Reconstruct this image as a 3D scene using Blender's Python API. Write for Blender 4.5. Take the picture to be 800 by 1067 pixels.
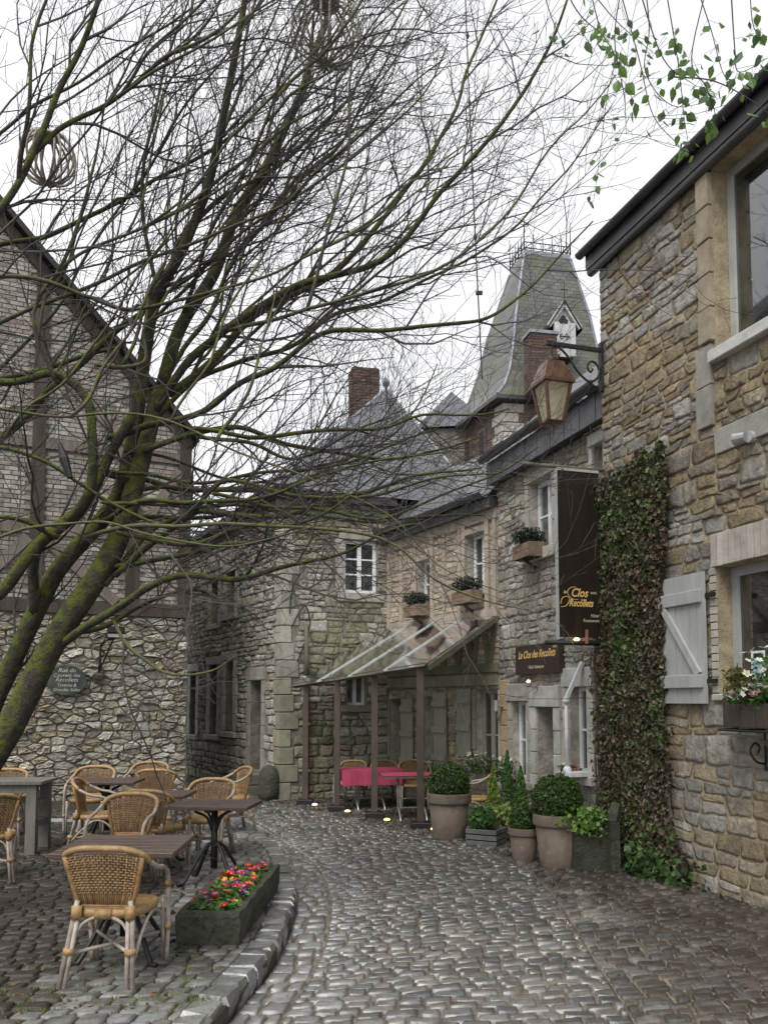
import bpy, math, random
import numpy as np
from mathutils import Vector, Matrix, noise
for o in list(bpy.data.objects): bpy.data.objects.remove(o)
sc = bpy.context.scene; COL = sc.collection
R = math.radians; PI = math.pi
rnd = random.Random(11)
# ---------------------------------------------------------------- camera
F = 870.0; H = 1.7; PITCH = R(4.0)
SP = 196.5 - F*math.tan(PITCH)            # lens shift in photo pixels
cam = bpy.data.cameras.new('camera'); co = bpy.data.objects.new('camera', cam); COL.objects.link(co)
co.location = (0, 0, H); co.rotation_euler = (R(90)+PITCH, 0, 0)
cam.sensor_width = 36; cam.lens = F/1067*36; cam.shift_y = SP/1067; cam.clip_end = 500; cam.clip_start = .05
sc.camera = co
# ---------------------------------------------------------------- sky, sun, exposure
SUN_EL, SUN_ROT = R(52), R(205)
w = bpy.data.worlds.new('World'); sc.world = w; w.use_nodes = True
nt = w.node_tree; bg = nt.nodes['Background']
sky = nt.nodes.new('ShaderNodeTexSky'); sky.sky_type = 'NISHITA'; sky.sun_disc = False
sky.sun_elevation = SUN_EL; sky.sun_rotation = SUN_ROT; sky.dust_density = 6; sky.air_density = 1.5
hs = nt.nodes.new('ShaderNodeHueSaturation'); hs.inputs['Saturation'].default_value = .12
tc = nt.nodes.new('ShaderNodeTexCoord'); nz = nt.nodes.new('ShaderNodeTexNoise'); nz.inputs['Scale'].default_value = 2.2; nz.inputs['Detail'].default_value = 5
cr = nt.nodes.new('ShaderNodeValToRGB'); cr.color_ramp.elements[0].position = .3; cr.color_ramp.elements[1].position = .75
cr.color_ramp.elements[0].color = (7.2, 7.35, 7.7, 1); cr.color_ramp.elements[1].color = (8.6, 8.65, 8.9, 1)
mx = nt.nodes.new('ShaderNodeMix'); mx.data_type = 'RGBA'; mx.inputs[0].default_value = .9
nt.links.new(tc.outputs['Generated'], nz.inputs['Vector']); nt.links.new(nz.outputs['Fac'], cr.inputs['Fac'])
nt.links.new(sky.outputs['Color'], hs.inputs['Color']); nt.links.new(hs.outputs['Color'], mx.inputs[6]); nt.links.new(cr.outputs['Color'], mx.inputs[7])
nt.links.new(mx.outputs[2], bg.inputs['Color']); bg.inputs['Strength'].default_value = .077
sl = bpy.data.lights.new('sun', 'SUN'); sl.energy = 1.5; sl.angle = R(30); sl.color = (1, .97, .92)
so = bpy.data.objects.new('sun', sl); COL.objects.link(so)
sd = Vector((math.sin(SUN_ROT)*math.cos(SUN_EL), math.cos(SUN_ROT)*math.cos(SUN_EL), math.sin(SUN_EL)))
so.rotation_euler = sd.to_track_quat('Z', 'Y').to_euler(); so.location = (0, -5, 20)
vs = sc.view_settings; vs.view_transform = 'Standard'; vs.look = 'None'; vs.gamma = 1; vs.exposure = .86; vs.use_curve_mapping = False
# ---------------------------------------------------------------- pixel helpers (800 x 1067 photo)
CP, SN = math.cos(PITCH), math.sin(PITCH)
def ray(px, py):
    u = (px-400)/F; v = (533.5-py+SP)/F
    return Vector((u, CP-v*SN, SN+v*CP))
def G(px, py, z=0.0):
    d = ray(px, py); t = (z-H)/d.z
    return Vector((d.x*t, d.y*t, z))
def U(px, py, Y):
    d = ray(px, py); t = Y/d.y
    return Vector((d.x*t, Y, H+d.z*t))
def proj(p):
    y, z = p[1], p[2]-H
    f = y*CP+z*SN; u = -y*SN+z*CP
    if f < .1: return None
    return 400+F*p[0]/f, 533.5+SP-F*u/f, f
# ---------------------------------------------------------------- materials
MATS = {}
def N(nt, t, **kw):
    n = nt.nodes.new(t)
    for k, v in kw.items(): setattr(n, k, v)
    return n
def M(name, color=(.3,.3,.3), rough=.8, var=.25, vscale=5, bump=.3, bscale=30, attr=False, metal=0, spec=.5,
      moss=None, stain=None, bump2=0, b2scale=6, rvar=0, objco=False, stretch=None, trans=0, dist=.02, coat=0, orand=0):
    m = bpy.data.materials.new(name); m.use_nodes = True; nt = m.node_tree; L = nt.links.new
    b = nt.nodes['Principled BSDF']; b.inputs['Metallic'].default_value = metal; b.inputs['Roughness'].default_value = rough
    b.inputs['Specular IOR Level'].default_value = spec
    if coat: b.inputs['Coat Weight'].default_value = 1; b.inputs['Coat IOR'].default_value = coat; b.inputs['Coat Roughness'].default_value = .13
    if objco:
        src = N(nt, 'ShaderNodeTexCoord').outputs['Object']
    else:
        src = N(nt, 'ShaderNodeNewGeometry').outputs['Position']
    if stretch:
        mp = N(nt, 'ShaderNodeMapping'); mp.inputs['Scale'].default_value = stretch; L(src, mp.inputs['Vector']); src = mp.outputs['Vector']
    if attr:
        a = N(nt, 'ShaderNodeAttribute', attribute_name='Col'); c = a.outputs['Color']
    else:
        a = N(nt, 'ShaderNodeRGB'); a.outputs[0].default_value = (*color, 1); c = a.outputs[0]
    if var:
        n1 = N(nt, 'ShaderNodeTexNoise'); n1.inputs['Scale'].default_value = vscale; n1.inputs['Detail'].default_value = 6; n1.inputs['Roughness'].default_value = .65
        L(src, n1.inputs['Vector'])
        mr = N(nt, 'ShaderNodeMapRange'); mr.inputs[1].default_value = .3; mr.inputs[2].default_value = .7; mr.inputs[3].default_value = 1-var*1.3; mr.inputs[4].default_value = 1+var
        L(n1.outputs['Fac'], mr.inputs[0])
        mu = N(nt, 'ShaderNodeVectorMath', operation='SCALE'); L(c, mu.inputs[0]); L(mr.outputs[0], mu.inputs[3]); c = mu.outputs[0]
    if orand:
        oi = N(nt, 'ShaderNodeObjectInfo'); mr = N(nt, 'ShaderNodeMapRange'); mr.inputs[3].default_value = 1-orand; mr.inputs[4].default_value = 1+orand*.6; L(oi.outputs['Random'], mr.inputs[0])
        mu = N(nt, 'ShaderNodeVectorMath', operation='SCALE'); L(c, mu.inputs[0]); L(mr.outputs[0], mu.inputs[3]); c = mu.outputs[0]
    for st in (stain or []):
        (sc_, ssc, lo, hi, amt) = st
        n2 = N(nt, 'ShaderNodeTexNoise'); n2.inputs['Scale'].default_value = ssc; n2.inputs['Detail'].default_value = 8; n2.inputs['Roughness'].default_value = .7
        L(src, n2.inputs['Vector'])
        mr = N(nt, 'ShaderNodeMapRange'); mr.inputs[1].default_value = lo; mr.inputs[2].default_value = hi; mr.inputs[3].default_value = 0; mr.inputs[4].default_value = amt
        L(n2.outputs['Fac'], mr.inputs[0])
        mi = N(nt, 'ShaderNodeMix', data_type='RGBA'); L(mr.outputs[0], mi.inputs[0]); L(c, mi.inputs[6]); mi.inputs[7].default_value = (*sc_, 1); c = mi.outputs[2]
    if moss:
        (mc, lo, hi, ms, amt) = moss
        ge = N(nt, 'ShaderNodeNewGeometry'); sx = N(nt, 'ShaderNodeSeparateXYZ'); L(ge.outputs['Normal'], sx.inputs[0])
        n3 = N(nt, 'ShaderNodeTexNoise'); n3.inputs['Scale'].default_value = ms; n3.inputs['Detail'].default_value = 5; L(src, n3.inputs['Vector'])
        ad = N(nt, 'ShaderNodeMath', operation='MULTIPLY_ADD'); L(sx.outputs['Z'], ad.inputs[0]); ad.inputs[1].default_value = .35; L(n3.outputs['Fac'], ad.inputs[2])
        mr = N(nt, 'ShaderNodeMapRange'); mr.inputs[1].default_value = lo; mr.inputs[2].default_value = hi; mr.inputs[3].default_value = 0; mr.inputs[4].default_value = amt
        L(ad.outputs[0], mr.inputs[0])
        mi = N(nt, 'ShaderNodeMix', data_type='RGBA'); L(mr.outputs[0], mi.inputs[0]); L(c, mi.inputs[6]); mi.inputs[7].default_value = (*mc, 1); c = mi.outputs[2]
    L(c, b.inputs['Base Color'])
    if rvar:
        n4 = N(nt, 'ShaderNodeTexNoise'); n4.inputs['Scale'].default_value = 3; n4.inputs['Detail'].default_value = 5; L(src, n4.inputs['Vector'])
        mr = N(nt, 'ShaderNodeMapRange'); mr.inputs[1].default_value = .3; mr.inputs[2].default_value = .7; mr.inputs[3].default_value = max(.03, rough-rvar); mr.inputs[4].default_value = rough+rvar
        L(n4.outputs['Fac'], mr.inputs[0]); L(mr.outputs[0], b.inputs['Roughness'])
    nrm = None
    for (bs, bsc) in ((bump2, b2scale), (bump, bscale)):
        if bs:
            n5 = N(nt, 'ShaderNodeTexNoise'); n5.inputs['Scale'].default_value = bsc; n5.inputs['Detail'].default_value = 8; n5.inputs['Roughness'].default_value = .65; L(src, n5.inputs['Vector'])
            bp = N(nt, 'ShaderNodeBump'); bp.inputs['Strength'].default_value = bs; bp.inputs['Distance'].default_value = dist
            L(n5.outputs['Fac'], bp.inputs['Height'])
            if nrm: L(nrm, bp.inputs['Normal'])
            nrm = bp.outputs['Normal']
    if nrm:
        L(nrm, b.inputs['Normal'])
        if coat: L(nrm, b.inputs['Coat Normal'])
    if trans:
        out = nt.nodes['Material Output']; tr = N(nt, 'ShaderNodeBsdfTranslucent'); ms_ = N(nt, 'ShaderNodeMixShader'); ms_.inputs[0].default_value = trans
        L(c, tr.inputs['Color']); L(b.outputs[0], ms_.inputs[1]); L(tr.outputs[0], ms_.inputs[2]); L(ms_.outputs[0], out.inputs['Surface'])
    MATS[name] = m; return m
def Mglass(name, tint, transp, rough=.04, diff=.1, dcol=(.3,.32,.3), coat=1.0):
    m = bpy.data.materials.new(name); m.use_nodes = True; nt = m.node_tree; L = nt.links.new
    nt.nodes.remove(nt.nodes['Principled BSDF']); out = nt.nodes['Material Output']
    gl = N(nt, 'ShaderNodeBsdfGlossy'); gl.inputs['Roughness'].default_value = rough; gl.inputs['Color'].default_value = (.95,.97,1,1)
    tr = N(nt, 'ShaderNodeBsdfTransparent'); tr.inputs['Color'].default_value = (*tint, 1)
    df = N(nt, 'ShaderNodeBsdfDiffuse'); df.inputs['Color'].default_value = (*dcol, 1)
    nz = N(nt, 'ShaderNodeTexNoise'); nz.inputs['Scale'].default_value = 4; nz.inputs['Detail'].default_value = 6
    ge = N(nt, 'ShaderNodeNewGeometry'); L(ge.outputs['Position'], nz.inputs['Vector'])
    mr = N(nt, 'ShaderNodeMapRange'); mr.inputs[1].default_value = .35; mr.inputs[2].default_value = .7; mr.inputs[3].default_value = diff*.4; mr.inputs[4].default_value = diff*1.6; L(nz.outputs['Fac'], mr.inputs[0])
    a = N(nt, 'ShaderNodeMixShader'); L(mr.outputs[0], a.inputs[0]); L(tr.outputs[0], a.inputs[1]); L(df.outputs[0], a.inputs[2])
    fr = N(nt, 'ShaderNodeFresnel'); fr.inputs['IOR'].default_value = 1.5
    fm = N(nt, 'ShaderNodeMath', operation='MULTIPLY'); fm.inputs[1].default_value = coat; L(fr.outputs[0], fm.inputs[0]); fm.use_clamp = True
    c = N(nt, 'ShaderNodeMixShader'); L(fm.outputs[0], c.inputs[0]); L(a.outputs[0], c.inputs[1]); L(gl.outputs[0], c.inputs[2])
    L(c.outputs[0], out.inputs['Surface']); MATS[name] = m; return m
def Memit(name, color, s):
    m = bpy.data.materials.new(name); m.use_nodes = True; b = m.node_tree.nodes['Principled BSDF']
    b.inputs['Base Color'].default_value = (*color, 1); b.inputs['Emission Color'].default_value = (*color, 1); b.inputs['Emission Strength'].default_value = s
    MATS[name] = m; return m
# stones and ground
M('rubble', attr=True, rough=.88, var=.4, vscale=10, bump=.9, bscale=30, bump2=1.0, b2scale=11, dist=.045, stain=[((.4,.31,.18), 6, .54, .66, .5), ((.05,.048,.042), 5, .54, .7, .48), ((.1,.085,.06), 1.4, .52, .7, .35), ((.5,.49,.45), 16, .62, .74, .4)])
M('rubble_mossy', attr=True, rough=.85, var=.3, vscale=8, bump=.6, bscale=26, bump2=.5, b2scale=7, dist=.03, stain=[((.045,.045,.036), 4, .52, .68, .65), ((.09,.1,.045), 3.1, .54, .7, .5), ((.42,.41,.37), 13, .62, .75, .4)])
M('mortar_ochre', (.37,.305,.2), .95, .3, 7, .7, 35, stain=[((.12,.1,.07), 3, .5, .7, .5)], bump2=.5, b2scale=9, dist=.03)
M('mortar_grey', (.22,.205,.17), .95, .35, 7, .7, 35, stain=[((.07,.065,.05), 3, .45, .7, .6)], bump2=.5, b2scale=9, dist=.03)
M('mortar_pale', (.42,.39,.33), .95, .3, 7, .7, 35, stain=[((.1,.09,.07), 3, .5, .7, .5)], bump2=.5, b2scale=9, dist=.03)
M('dressed', attr=True, rough=.8, var=.22, vscale=6, bump=.35, bscale=45, stain=[((.08,.075,.065), 4, .56, .75, .5)])
M('brick', attr=True, rough=.9, var=.3, vscale=12, bump=.4, bscale=50, stain=[((.09,.08,.07), 3, .5, .7, .5)])
M('sett', attr=True, rough=.4, var=.35, vscale=14, bump=.35, bscale=40, bump2=.5, b2scale=12, rvar=.1, spec=.6, dist=.015, coat=1.74, stain=[((.05,.043,.032), 2.2, .5, .72, .5)])
M('sett_terrace', attr=True, rough=.42, var=.35, vscale=12, bump=.5, bscale=36, bump2=.6, b2scale=12, rvar=.14, spec=.6, dist=.02, stain=[((.03,.023,.016), 1.1, .42, .6, .8)])
M('joint', (.24,.205,.155), .55, .4, 6, .7, 60, rvar=.2, stain=[((.05,.04,.028), 2, .45, .7, .7)])
M('joint_dark', (.05,.042,.032), .55, .4, 5, .8, 50, rvar=.2, stain=[((.04,.055,.015), 2.5, .55, .7, .6)])
M('earth', (.09,.075,.055), .9, .3, 3, .5, 30)
# roofing, wood, metal
def slates(name, c1, c2, moss=.0, w=.18, h=.11):
    m = bpy.data.materials.new(name); m.use_nodes = True; nt = m.node_tree; L = nt.links.new; b = nt.nodes['Principled BSDF']
    uv = N(nt, 'ShaderNodeUVMap'); uv.uv_map = 'UVMap'
    br = N(nt, 'ShaderNodeTexBrick'); br.inputs['Scale'].default_value = 1; br.inputs['Brick Width'].default_value = w; br.inputs['Row Height'].default_value = h
    br.inputs['Mortar Size'].default_value = .006; br.inputs['Mortar Smooth'].default_value = .2; br.inputs['Bias'].default_value = 0
    br.inputs['Color1'].default_value = (*c1, 1); br.inputs['Color2'].default_value = (*c2, 1); br.inputs['Mortar'].default_value = (.02,.02,.022, 1)
    L(uv.outputs['UV'], br.inputs['Vector'])
    ge = N(nt, 'ShaderNodeNewGeometry'); nz = N(nt, 'ShaderNodeTexNoise'); nz.inputs['Scale'].default_value = 1.3; nz.inputs['Detail'].default_value = 7; L(ge.outputs['Position'], nz.inputs['Vector'])
    mr = N(nt, 'ShaderNodeMapRange'); mr.inputs[1].default_value = .42; mr.inputs[2].default_value = .62; mr.inputs[4].default_value = moss; L(nz.outputs['Fac'], mr.inputs[0])
    mi = N(nt, 'ShaderNodeMix', data_type='RGBA'); L(mr.outputs[0], mi.inputs[0]); L(br.outputs['Color'], mi.inputs[6]); mi.inputs[7].default_value = (.11,.115,.055, 1)
    L(mi.outputs[2], b.inputs['Base Color']); b.inputs['Roughness'].default_value = .42
    bp = N(nt, 'ShaderNodeBump'); bp.inputs['Strength'].default_value = .6; bp.inputs['Distance'].default_value = .02; bp.invert = True
    L(br.outputs['Fac'], bp.inputs['Height']); L(bp.outputs['Normal'], b.inputs['Normal']); MATS[name] = m
slates('slate', (.085,.09,.105), (.14,.145,.165), .2)
slates('slate_mossy', (.085,.085,.085), (.15,.15,.14), .6)
M('slate_piece', attr=True, rough=.4, var=.3, vscale=6, bump=.25, bscale=40)
M('lead', (.23,.25,.29), .45, .3, 4, .2, 30)
M('zinc_dark', (.045,.045,.05), .4, .4, 3, .15, 20, spec=.6, stain=[((.1,.07,.05), 2.2, .5, .75, .5)])
M('timber_dark', (.055,.042,.034), .85, .35, 6, .5, 40, stretch=(1,1,.2))
M('timber_grey', (.16,.135,.11), .85, .3, 6, .5, 40, stretch=(1,1,.2))
M('timber_pale', (.36,.31,.25), .85, .25, 6, .4, 40, stretch=(1,1,.2), stain=[((.13,.12,.08), 3, .55, .75, .5)])
M('timber_green', (.16,.155,.11), .85, .25, 6, .4, 40, stretch=(1,1,.2), stain=[((.07,.08,.04), 3, .5, .7, .5)])
M('paint_white', (.72,.74,.75), .45, .12, 5, .08, 40)
M('paint_grey', (.36,.37,.36), .55, .14, 5, .15, 40, stretch=(1,1,.3))
M('paint_taupe', (.29,.28,.24), .6, .16, 5, .15, 40, stretch=(1,1,.3))
M('paint_greygreen', (.4,.41,.39), .5, .14, 5, .1, 40)
M('post_brown', (.075,.055,.042), .5, .25, 5, .15, 40)
M('black_metal', (.012,.012,.012), .45, .2, 8, .1, 40)
M('iron', (.02,.021,.02), .55, .4, 10, .3, 60, stain=[((.05,.055,.03), 12, .55, .7, .5)])
M('copper', (.22,.12,.08), .4, .3, 9, .12, 40, metal=.6, stain=[((.07,.055,.05), 6, .45, .65, .75)])
M('steel', (.45,.46,.47), .4, .2, 6, .1, 40, metal=.7)
M('pipe_white', (.5,.51,.5), .5, .25, 5, .1, 30, stain=[((.15,.17,.1), 3, .5, .7, .5)])
M('terracotta_taupe', (.165,.13,.1), .75, .22, 7, .25, 60, stain=[((.06,.055,.04), 4, .5, .72, .6), ((.3,.28,.25), 7, .6, .72, .45)])
M('trough_stone', (.06,.06,.047), .85, .4, 7, .9, 30, bump2=.9, b2scale=9, dist=.03, stain=[((.05,.062,.018), 5, .47, .66, .7), ((.2,.2,.17), 11, .58, .7, .55), ((.018,.018,.014), 3, .5, .66, .6)])
M('crate_wood', (.13,.135,.125), .8, .3, 8, .4, 40, stretch=(.3,1,1))
M('terrace_table_wood', (.085,.055,.045), .35, .35, 6, .3, 50, rvar=.12, stretch=(.3,2,2), objco=True)
M('weathered_wood', (.15,.14,.125), .75, .3, 6, .4, 40, stretch=(1,1,.25))
M('cane', attr=True, rough=.4, orand=.2, var=.3, vscale=30, bump=.3, bscale=120, objco=True)
M('pole', (.36,.31,.265), .5, .3, 12, .2, 60, objco=True)
M('cloth_red', (.38,.05,.1), .8, .12, 6, .2, 60)
M('bark', (.06,.05,.04), .9, .4, 12, .9, 45, bump2=.8, b2scale=16, dist=.035, moss=((.125,.145,.014), .4, .62, 11, .95))
M('bark_light', (.07,.06,.053), .9, .3, 10, .6, 50, moss=((.13,.145,.025), .48, .68, 11, .9))
M('twig', (.055,.047,.045), .8, .2, 8, 0)
M('leaf', attr=True, rough=.42, var=.2, vscale=20, bump=0, trans=.25, spec=.4)
M('birch_leaf', attr=True, rough=.4, var=.2, vscale=20, bump=0, trans=.5, spec=.4)
M('leafcore', (.018,.022,.01), .9, .3, 10, .5, 30)
M('petal', attr=True, rough=.6, var=.1, vscale=30, bump=0, trans=.2)
M('soil', (.03,.024,.018), .9, .3, 10, .6, 40)
M('sign_brown', (.05,.036,.032), .4, .2, 3, .05, 40, stretch=(3,3,.4))
M('banner_brown', (.02,.013,.01), .42, .4, 3, .05, 40, stretch=(6,6,.3))
M('gold', (.78,.52,.18), .4, .1, 8, 0, spec=.6)
M('gold_pale', (.6,.5,.36), .5, .1, 8, 0)
M('oval_board', (.045,.055,.048), .7, .4, 6, .3, 40, stain=[((.1,.13,.05), 6, .5, .7, .6)])
M('chalk', (.5,.5,.46), .8, .2, 8, 0)
M('vine_wood', (.11,.085,.065), .9, .3, 12, .5, 50)
M('poster_blue', (.3,.45,.55), .4, .4, 30, 0)
M('poster_white', (.7,.75,.72), .4, .3, 25, 0)
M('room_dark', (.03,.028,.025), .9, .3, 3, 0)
M('curtain', (.55,.56,.56), .85, .15, 10, .2, 20, stretch=(3,3,.1))
Mglass('pane', (.75,.78,.78), .9, .03, .06, (.35,.36,.35), 3.2)
M('lamp_pane', (.92,.89,.72), .25, .15, 6, 0, trans=.85)
Mglass('canopy_glass', (.72,.8,.75), .6, .09, .62, (.27,.3,.265), 1.1)
Memit('lamp_warm', (1, .62, .25), 3)
Memit('lamp_floor', (1, .6, .22), 2.2)
# ---------------------------------------------------------------- mesh helpers
def mesh(name, v, f, mat, col=None, smooth=False):
    me = bpy.data.meshes.new(name); me.from_pydata([tuple(p) for p in v], [], f)
    if smooth: me.polygons.foreach_set('use_smooth', np.ones(len(f), dtype=bool))
    me.materials.append(MATS[mat] if isinstance(mat, str) else mat)
    if col is not None:
        a = me.color_attributes.new('Col', 'FLOAT_COLOR', 'POINT')
        c = np.asarray(col, dtype=np.float32)
        if c.ndim == 1: c = np.tile(c, (len(v), 1))
        c = np.hstack([c, np.ones((len(c), 1), dtype=np.float32)])
        a.data.foreach_set('color', c.ravel())
    return me
def link(name, me, parent=None, loc=None, rot=None, scale=None):
    o = bpy.data.objects.new(name, me); COL.objects.link(o); o.parent = parent
    if loc is not None: o.location = loc
    if rot is not None: o.rotation_euler = rot
    if scale is not None: o.scale = scale
    return o
def tag(o, label=None, cat=None, group=None, kind=None):
    if label: o['label'] = label
    if cat: o['category'] = cat
    if group: o['group'] = group
    if kind: o['kind'] = kind
    return o
def thing(name, label, cat, loc=(0,0,0), rz=0, group=None):
    o = bpy.data.objects.new(name, None); COL.objects.link(o); o.location = loc; o.rotation_euler = (0,0,rz); o.empty_display_size = .1
    return tag(o, label, cat, group)
def copy_tree(o, parent=None):
    c = o.copy(); COL.objects.link(c); c.parent = parent
    for ch in o.children: copy_tree(ch, c)
    return c
class MB:
    def __init__(s): s.v = []; s.f = []; s.c = []; s.col = (.3,.3,.3)
    def add(s, v, f, col=None):
        n = len(s.v); s.v += [tuple(p) for p in v]; s.f += [tuple(i+n for i in q) for q in f]
        s.c += [col or s.col]*len(v); return s
    def box(s, x0, x1, y0, y1, z0, z1, col=None, m=None, bev=0):
        if bev:
            b = min(bev, (x1-x0)*.4, (y1-y0)*.4, (z1-z0)*.4)
            v = []; 
            for zz, ins in ((z0, b), (z0+b, 0), (z1-b, 0), (z1, b)):
                i = ins
                v += [(x0+i+b*(1 if i==0 else 0)*0, y0+i, zz), (x1-i, y0+i, zz), (x1-i, y1-i, zz), (x0+i, y1-i, zz)]
            f = [(0,3,2,1), (12,13,14,15)]
            for k in range(3):
                for j in range(4): f.append((k*4+j, k*4+(j+1)%4, k*4+4+(j+1)%4, k*4+4+j))
        else:
            v = [(x0,y0,z0),(x1,y0,z0),(x1,y1,z0),(x0,y1,z0),(x0,y0,z1),(x1,y0,z1),(x1,y1,z1),(x0,y1,z1)]
            f = [(0,3,2,1),(4,5,6,7),(0,1,5,4),(1,2,6,5),(2,3,7,6),(3,0,4,7)]
        if m: v = [m @ Vector(p) for p in v]
        return s.add(v, f, col)
    def bar(s, a, b, w, d=None, col=None, up=(0,0,1)):      # rectangular bar from a to b
        a, b = Vector(a), Vector(b); t = (b-a).normalized(); up = Vector(up)
        if abs(t.dot(up)) > .95: up = Vector((0,1,0))
        x = t.cross(up).normalized(); y = x.cross(t); d = d or w
        v = []
        for p in (a, b):
            for sx, sy in ((-1,-1),(1,-1),(1,1),(-1,1)): v.append(p+x*(sx*w/2)+y*(sy*d/2))
        return s.add(v, [(0,3,2,1),(4,5,6,7),(0,1,5,4),(1,2,6,5),(2,3,7,6),(3,0,4,7)], col)
    def tube(s, pts, r, n=6, col=None, cap=True):
        pts = [Vector(p) for p in pts]; k = len(pts)
        rs = r if hasattr(r, '__len__') else [r]*k
        v = []; x = None
        for i in range(k):
            t = (pts[min(i+1, k-1)]-pts[max(i-1, 0)])
            t = t.normalized() if t.length > 1e-9 else Vector((0,0,1))
            if x is None:
                x = t.orthogonal().normalized()
            else:
                x = x-t*x.dot(t); x = x.normalized() if x.length > 1e-6 else t.orthogonal().normalized()
            y = t.cross(x)
            for j in range(n):
                a = 2*PI*j/n; v.append(pts[i]+(x*math.cos(a)+y*math.sin(a))*rs[i])
        f = []
        for i in range(k-1):
            for j in range(n): f.append((i*n+j, i*n+(j+1)%n, (i+1)*n+(j+1)%n, (i+1)*n+j))
        if cap: f.append(tuple(range(n-1, -1, -1))); f.append(tuple((k-1)*n+j for j in range(n)))
        return s.add(v, f, col)
    def lathe(s, prof, n=20, c=(0,0,0), col=None):
        v = []; f = []
        for r, z in prof:
            for j in range(n): a = 2*PI*j/n; v.append((c[0]+r*math.cos(a), c[1]+r*math.sin(a), c[2]+z))
        k = len(prof)
        for i in range(k-1):
            for j in range(n): f.append((i*n+j, i*n+(j+1)%n, (i+1)*n+(j+1)%n, (i+1)*n+j))
        f.append(tuple(range(n-1, -1, -1))); f.append(tuple((k-1)*n+j for j in range(n)))
        return s.add(v, f, col)
    def poly(s, pts, h, n=Vector((0,0,1)), col=None):      # flat polygon extruded along n
        k = len(pts); n = Vector(n); v = [Vector(p) for p in pts]+[Vector(p)+n*h for p in pts]
        f = [tuple(range(k-1, -1, -1)), tuple(range(k, 2*k))]+[(i, (i+1)%k, k+(i+1)%k, k+i) for i in range(k)]
        return s.add(v, f, col)
    def build(s, name, mat, parent=None, smooth=False, attr=False, **kw):
        return link(name, mesh(name, s.v, s.f, mat, s.c if attr else None, smooth), parent, **kw)
def catmull(pts, n):
    pts = [Vector(p) for p in pts]; out = []
    P = [pts[0]*2-pts[1]]+pts+[pts[-1]*2-pts[-2]]
    for i in range(1, len(P)-2):
        for k in range(n):
            t = k/n; a, b, c, d = P[i-1], P[i], P[i+1], P[i+2]
            out.append(.5*((2*b)+(c-a)*t+(2*a-5*b+4*c-d)*t*t+(3*b-a-3*c+d)*t**3))
    out.append(pts[-1]); return out
def resample(pts, n):
    L = [0]
    for a, b in zip(pts, pts[1:]): L.append(L[-1]+(b-a).length)
    out = []; j = 0
    for i in range(n+1):
        t = L[-1]*i/n
        while j < len(L)-2 and L[j+1] < t: j += 1
        k = (t-L[j])/max(1e-9, L[j+1]-L[j]); out.append(pts[j].lerp(pts[j+1], k))
    return out
def jit(c, a, r=rnd):
    k = 1+r.uniform(-a, a); return tuple(max(.004, x*k*(1+r.uniform(-a*.1, a*.1))) for x in c)
def mixc(pal, r=rnd):
    return r.choice(pal)
# pieces of a surface: the 300 that show largest become objects, the rest one joined part
def pieces(name, pl, mat, parent, M4=None, limit=300, smooth=False, restname=None):
    sc_ = []
    for (v, f, c) in pl:
        p = v[-1]; q = proj((M4 @ Vector(p)) if M4 else p)
        if q and -20 < q[0] < 820 and -20 < q[1] < 1090:
            e = max(max(a[0] for a in v)-min(a[0] for a in v), max(a[1] for a in v)-min(a[1] for a in v), max(a[2] for a in v)-min(a[2] for a in v))
            sc_.append(e/q[2])
        else: sc_.append(-1)
    order = sorted(range(len(pl)), key=lambda i: -sc_[i])
    lim = [i for i in order[:limit] if sc_[i] > 0]; ls = set(lim)
    for i in lim:
        v, f, c = pl[i]; link(name, mesh(name, v, f, mat, c, smooth), parent)
    b = MB()
    for i in range(len(pl)):
        if i not in ls: v, f, c = pl[i]; b.add(v, f, c)
    if b.v:
        o = b.build(restname or name+'_rest', mat, parent, attr=True, smooth=smooth); o['kind'] = 'stuff'
def clip(poly, a, b, c):            # keep a*x+b*y <= c
    out = []
    for i in range(len(poly)):
        p, q = poly[i], poly[(i+1)%len(poly)]
        dp, dq = a*p[0]+b*p[1]-c, a*q[0]+b*q[1]-c
        if dp <= 0: out.append(p)
        if (dp < 0) != (dq < 0) and dp != dq:
            t = dp/(dp-dq); out.append((p[0]+(q[0]-p[0])*t, p[1]+(q[1]-p[1])*t))
    return out
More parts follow.
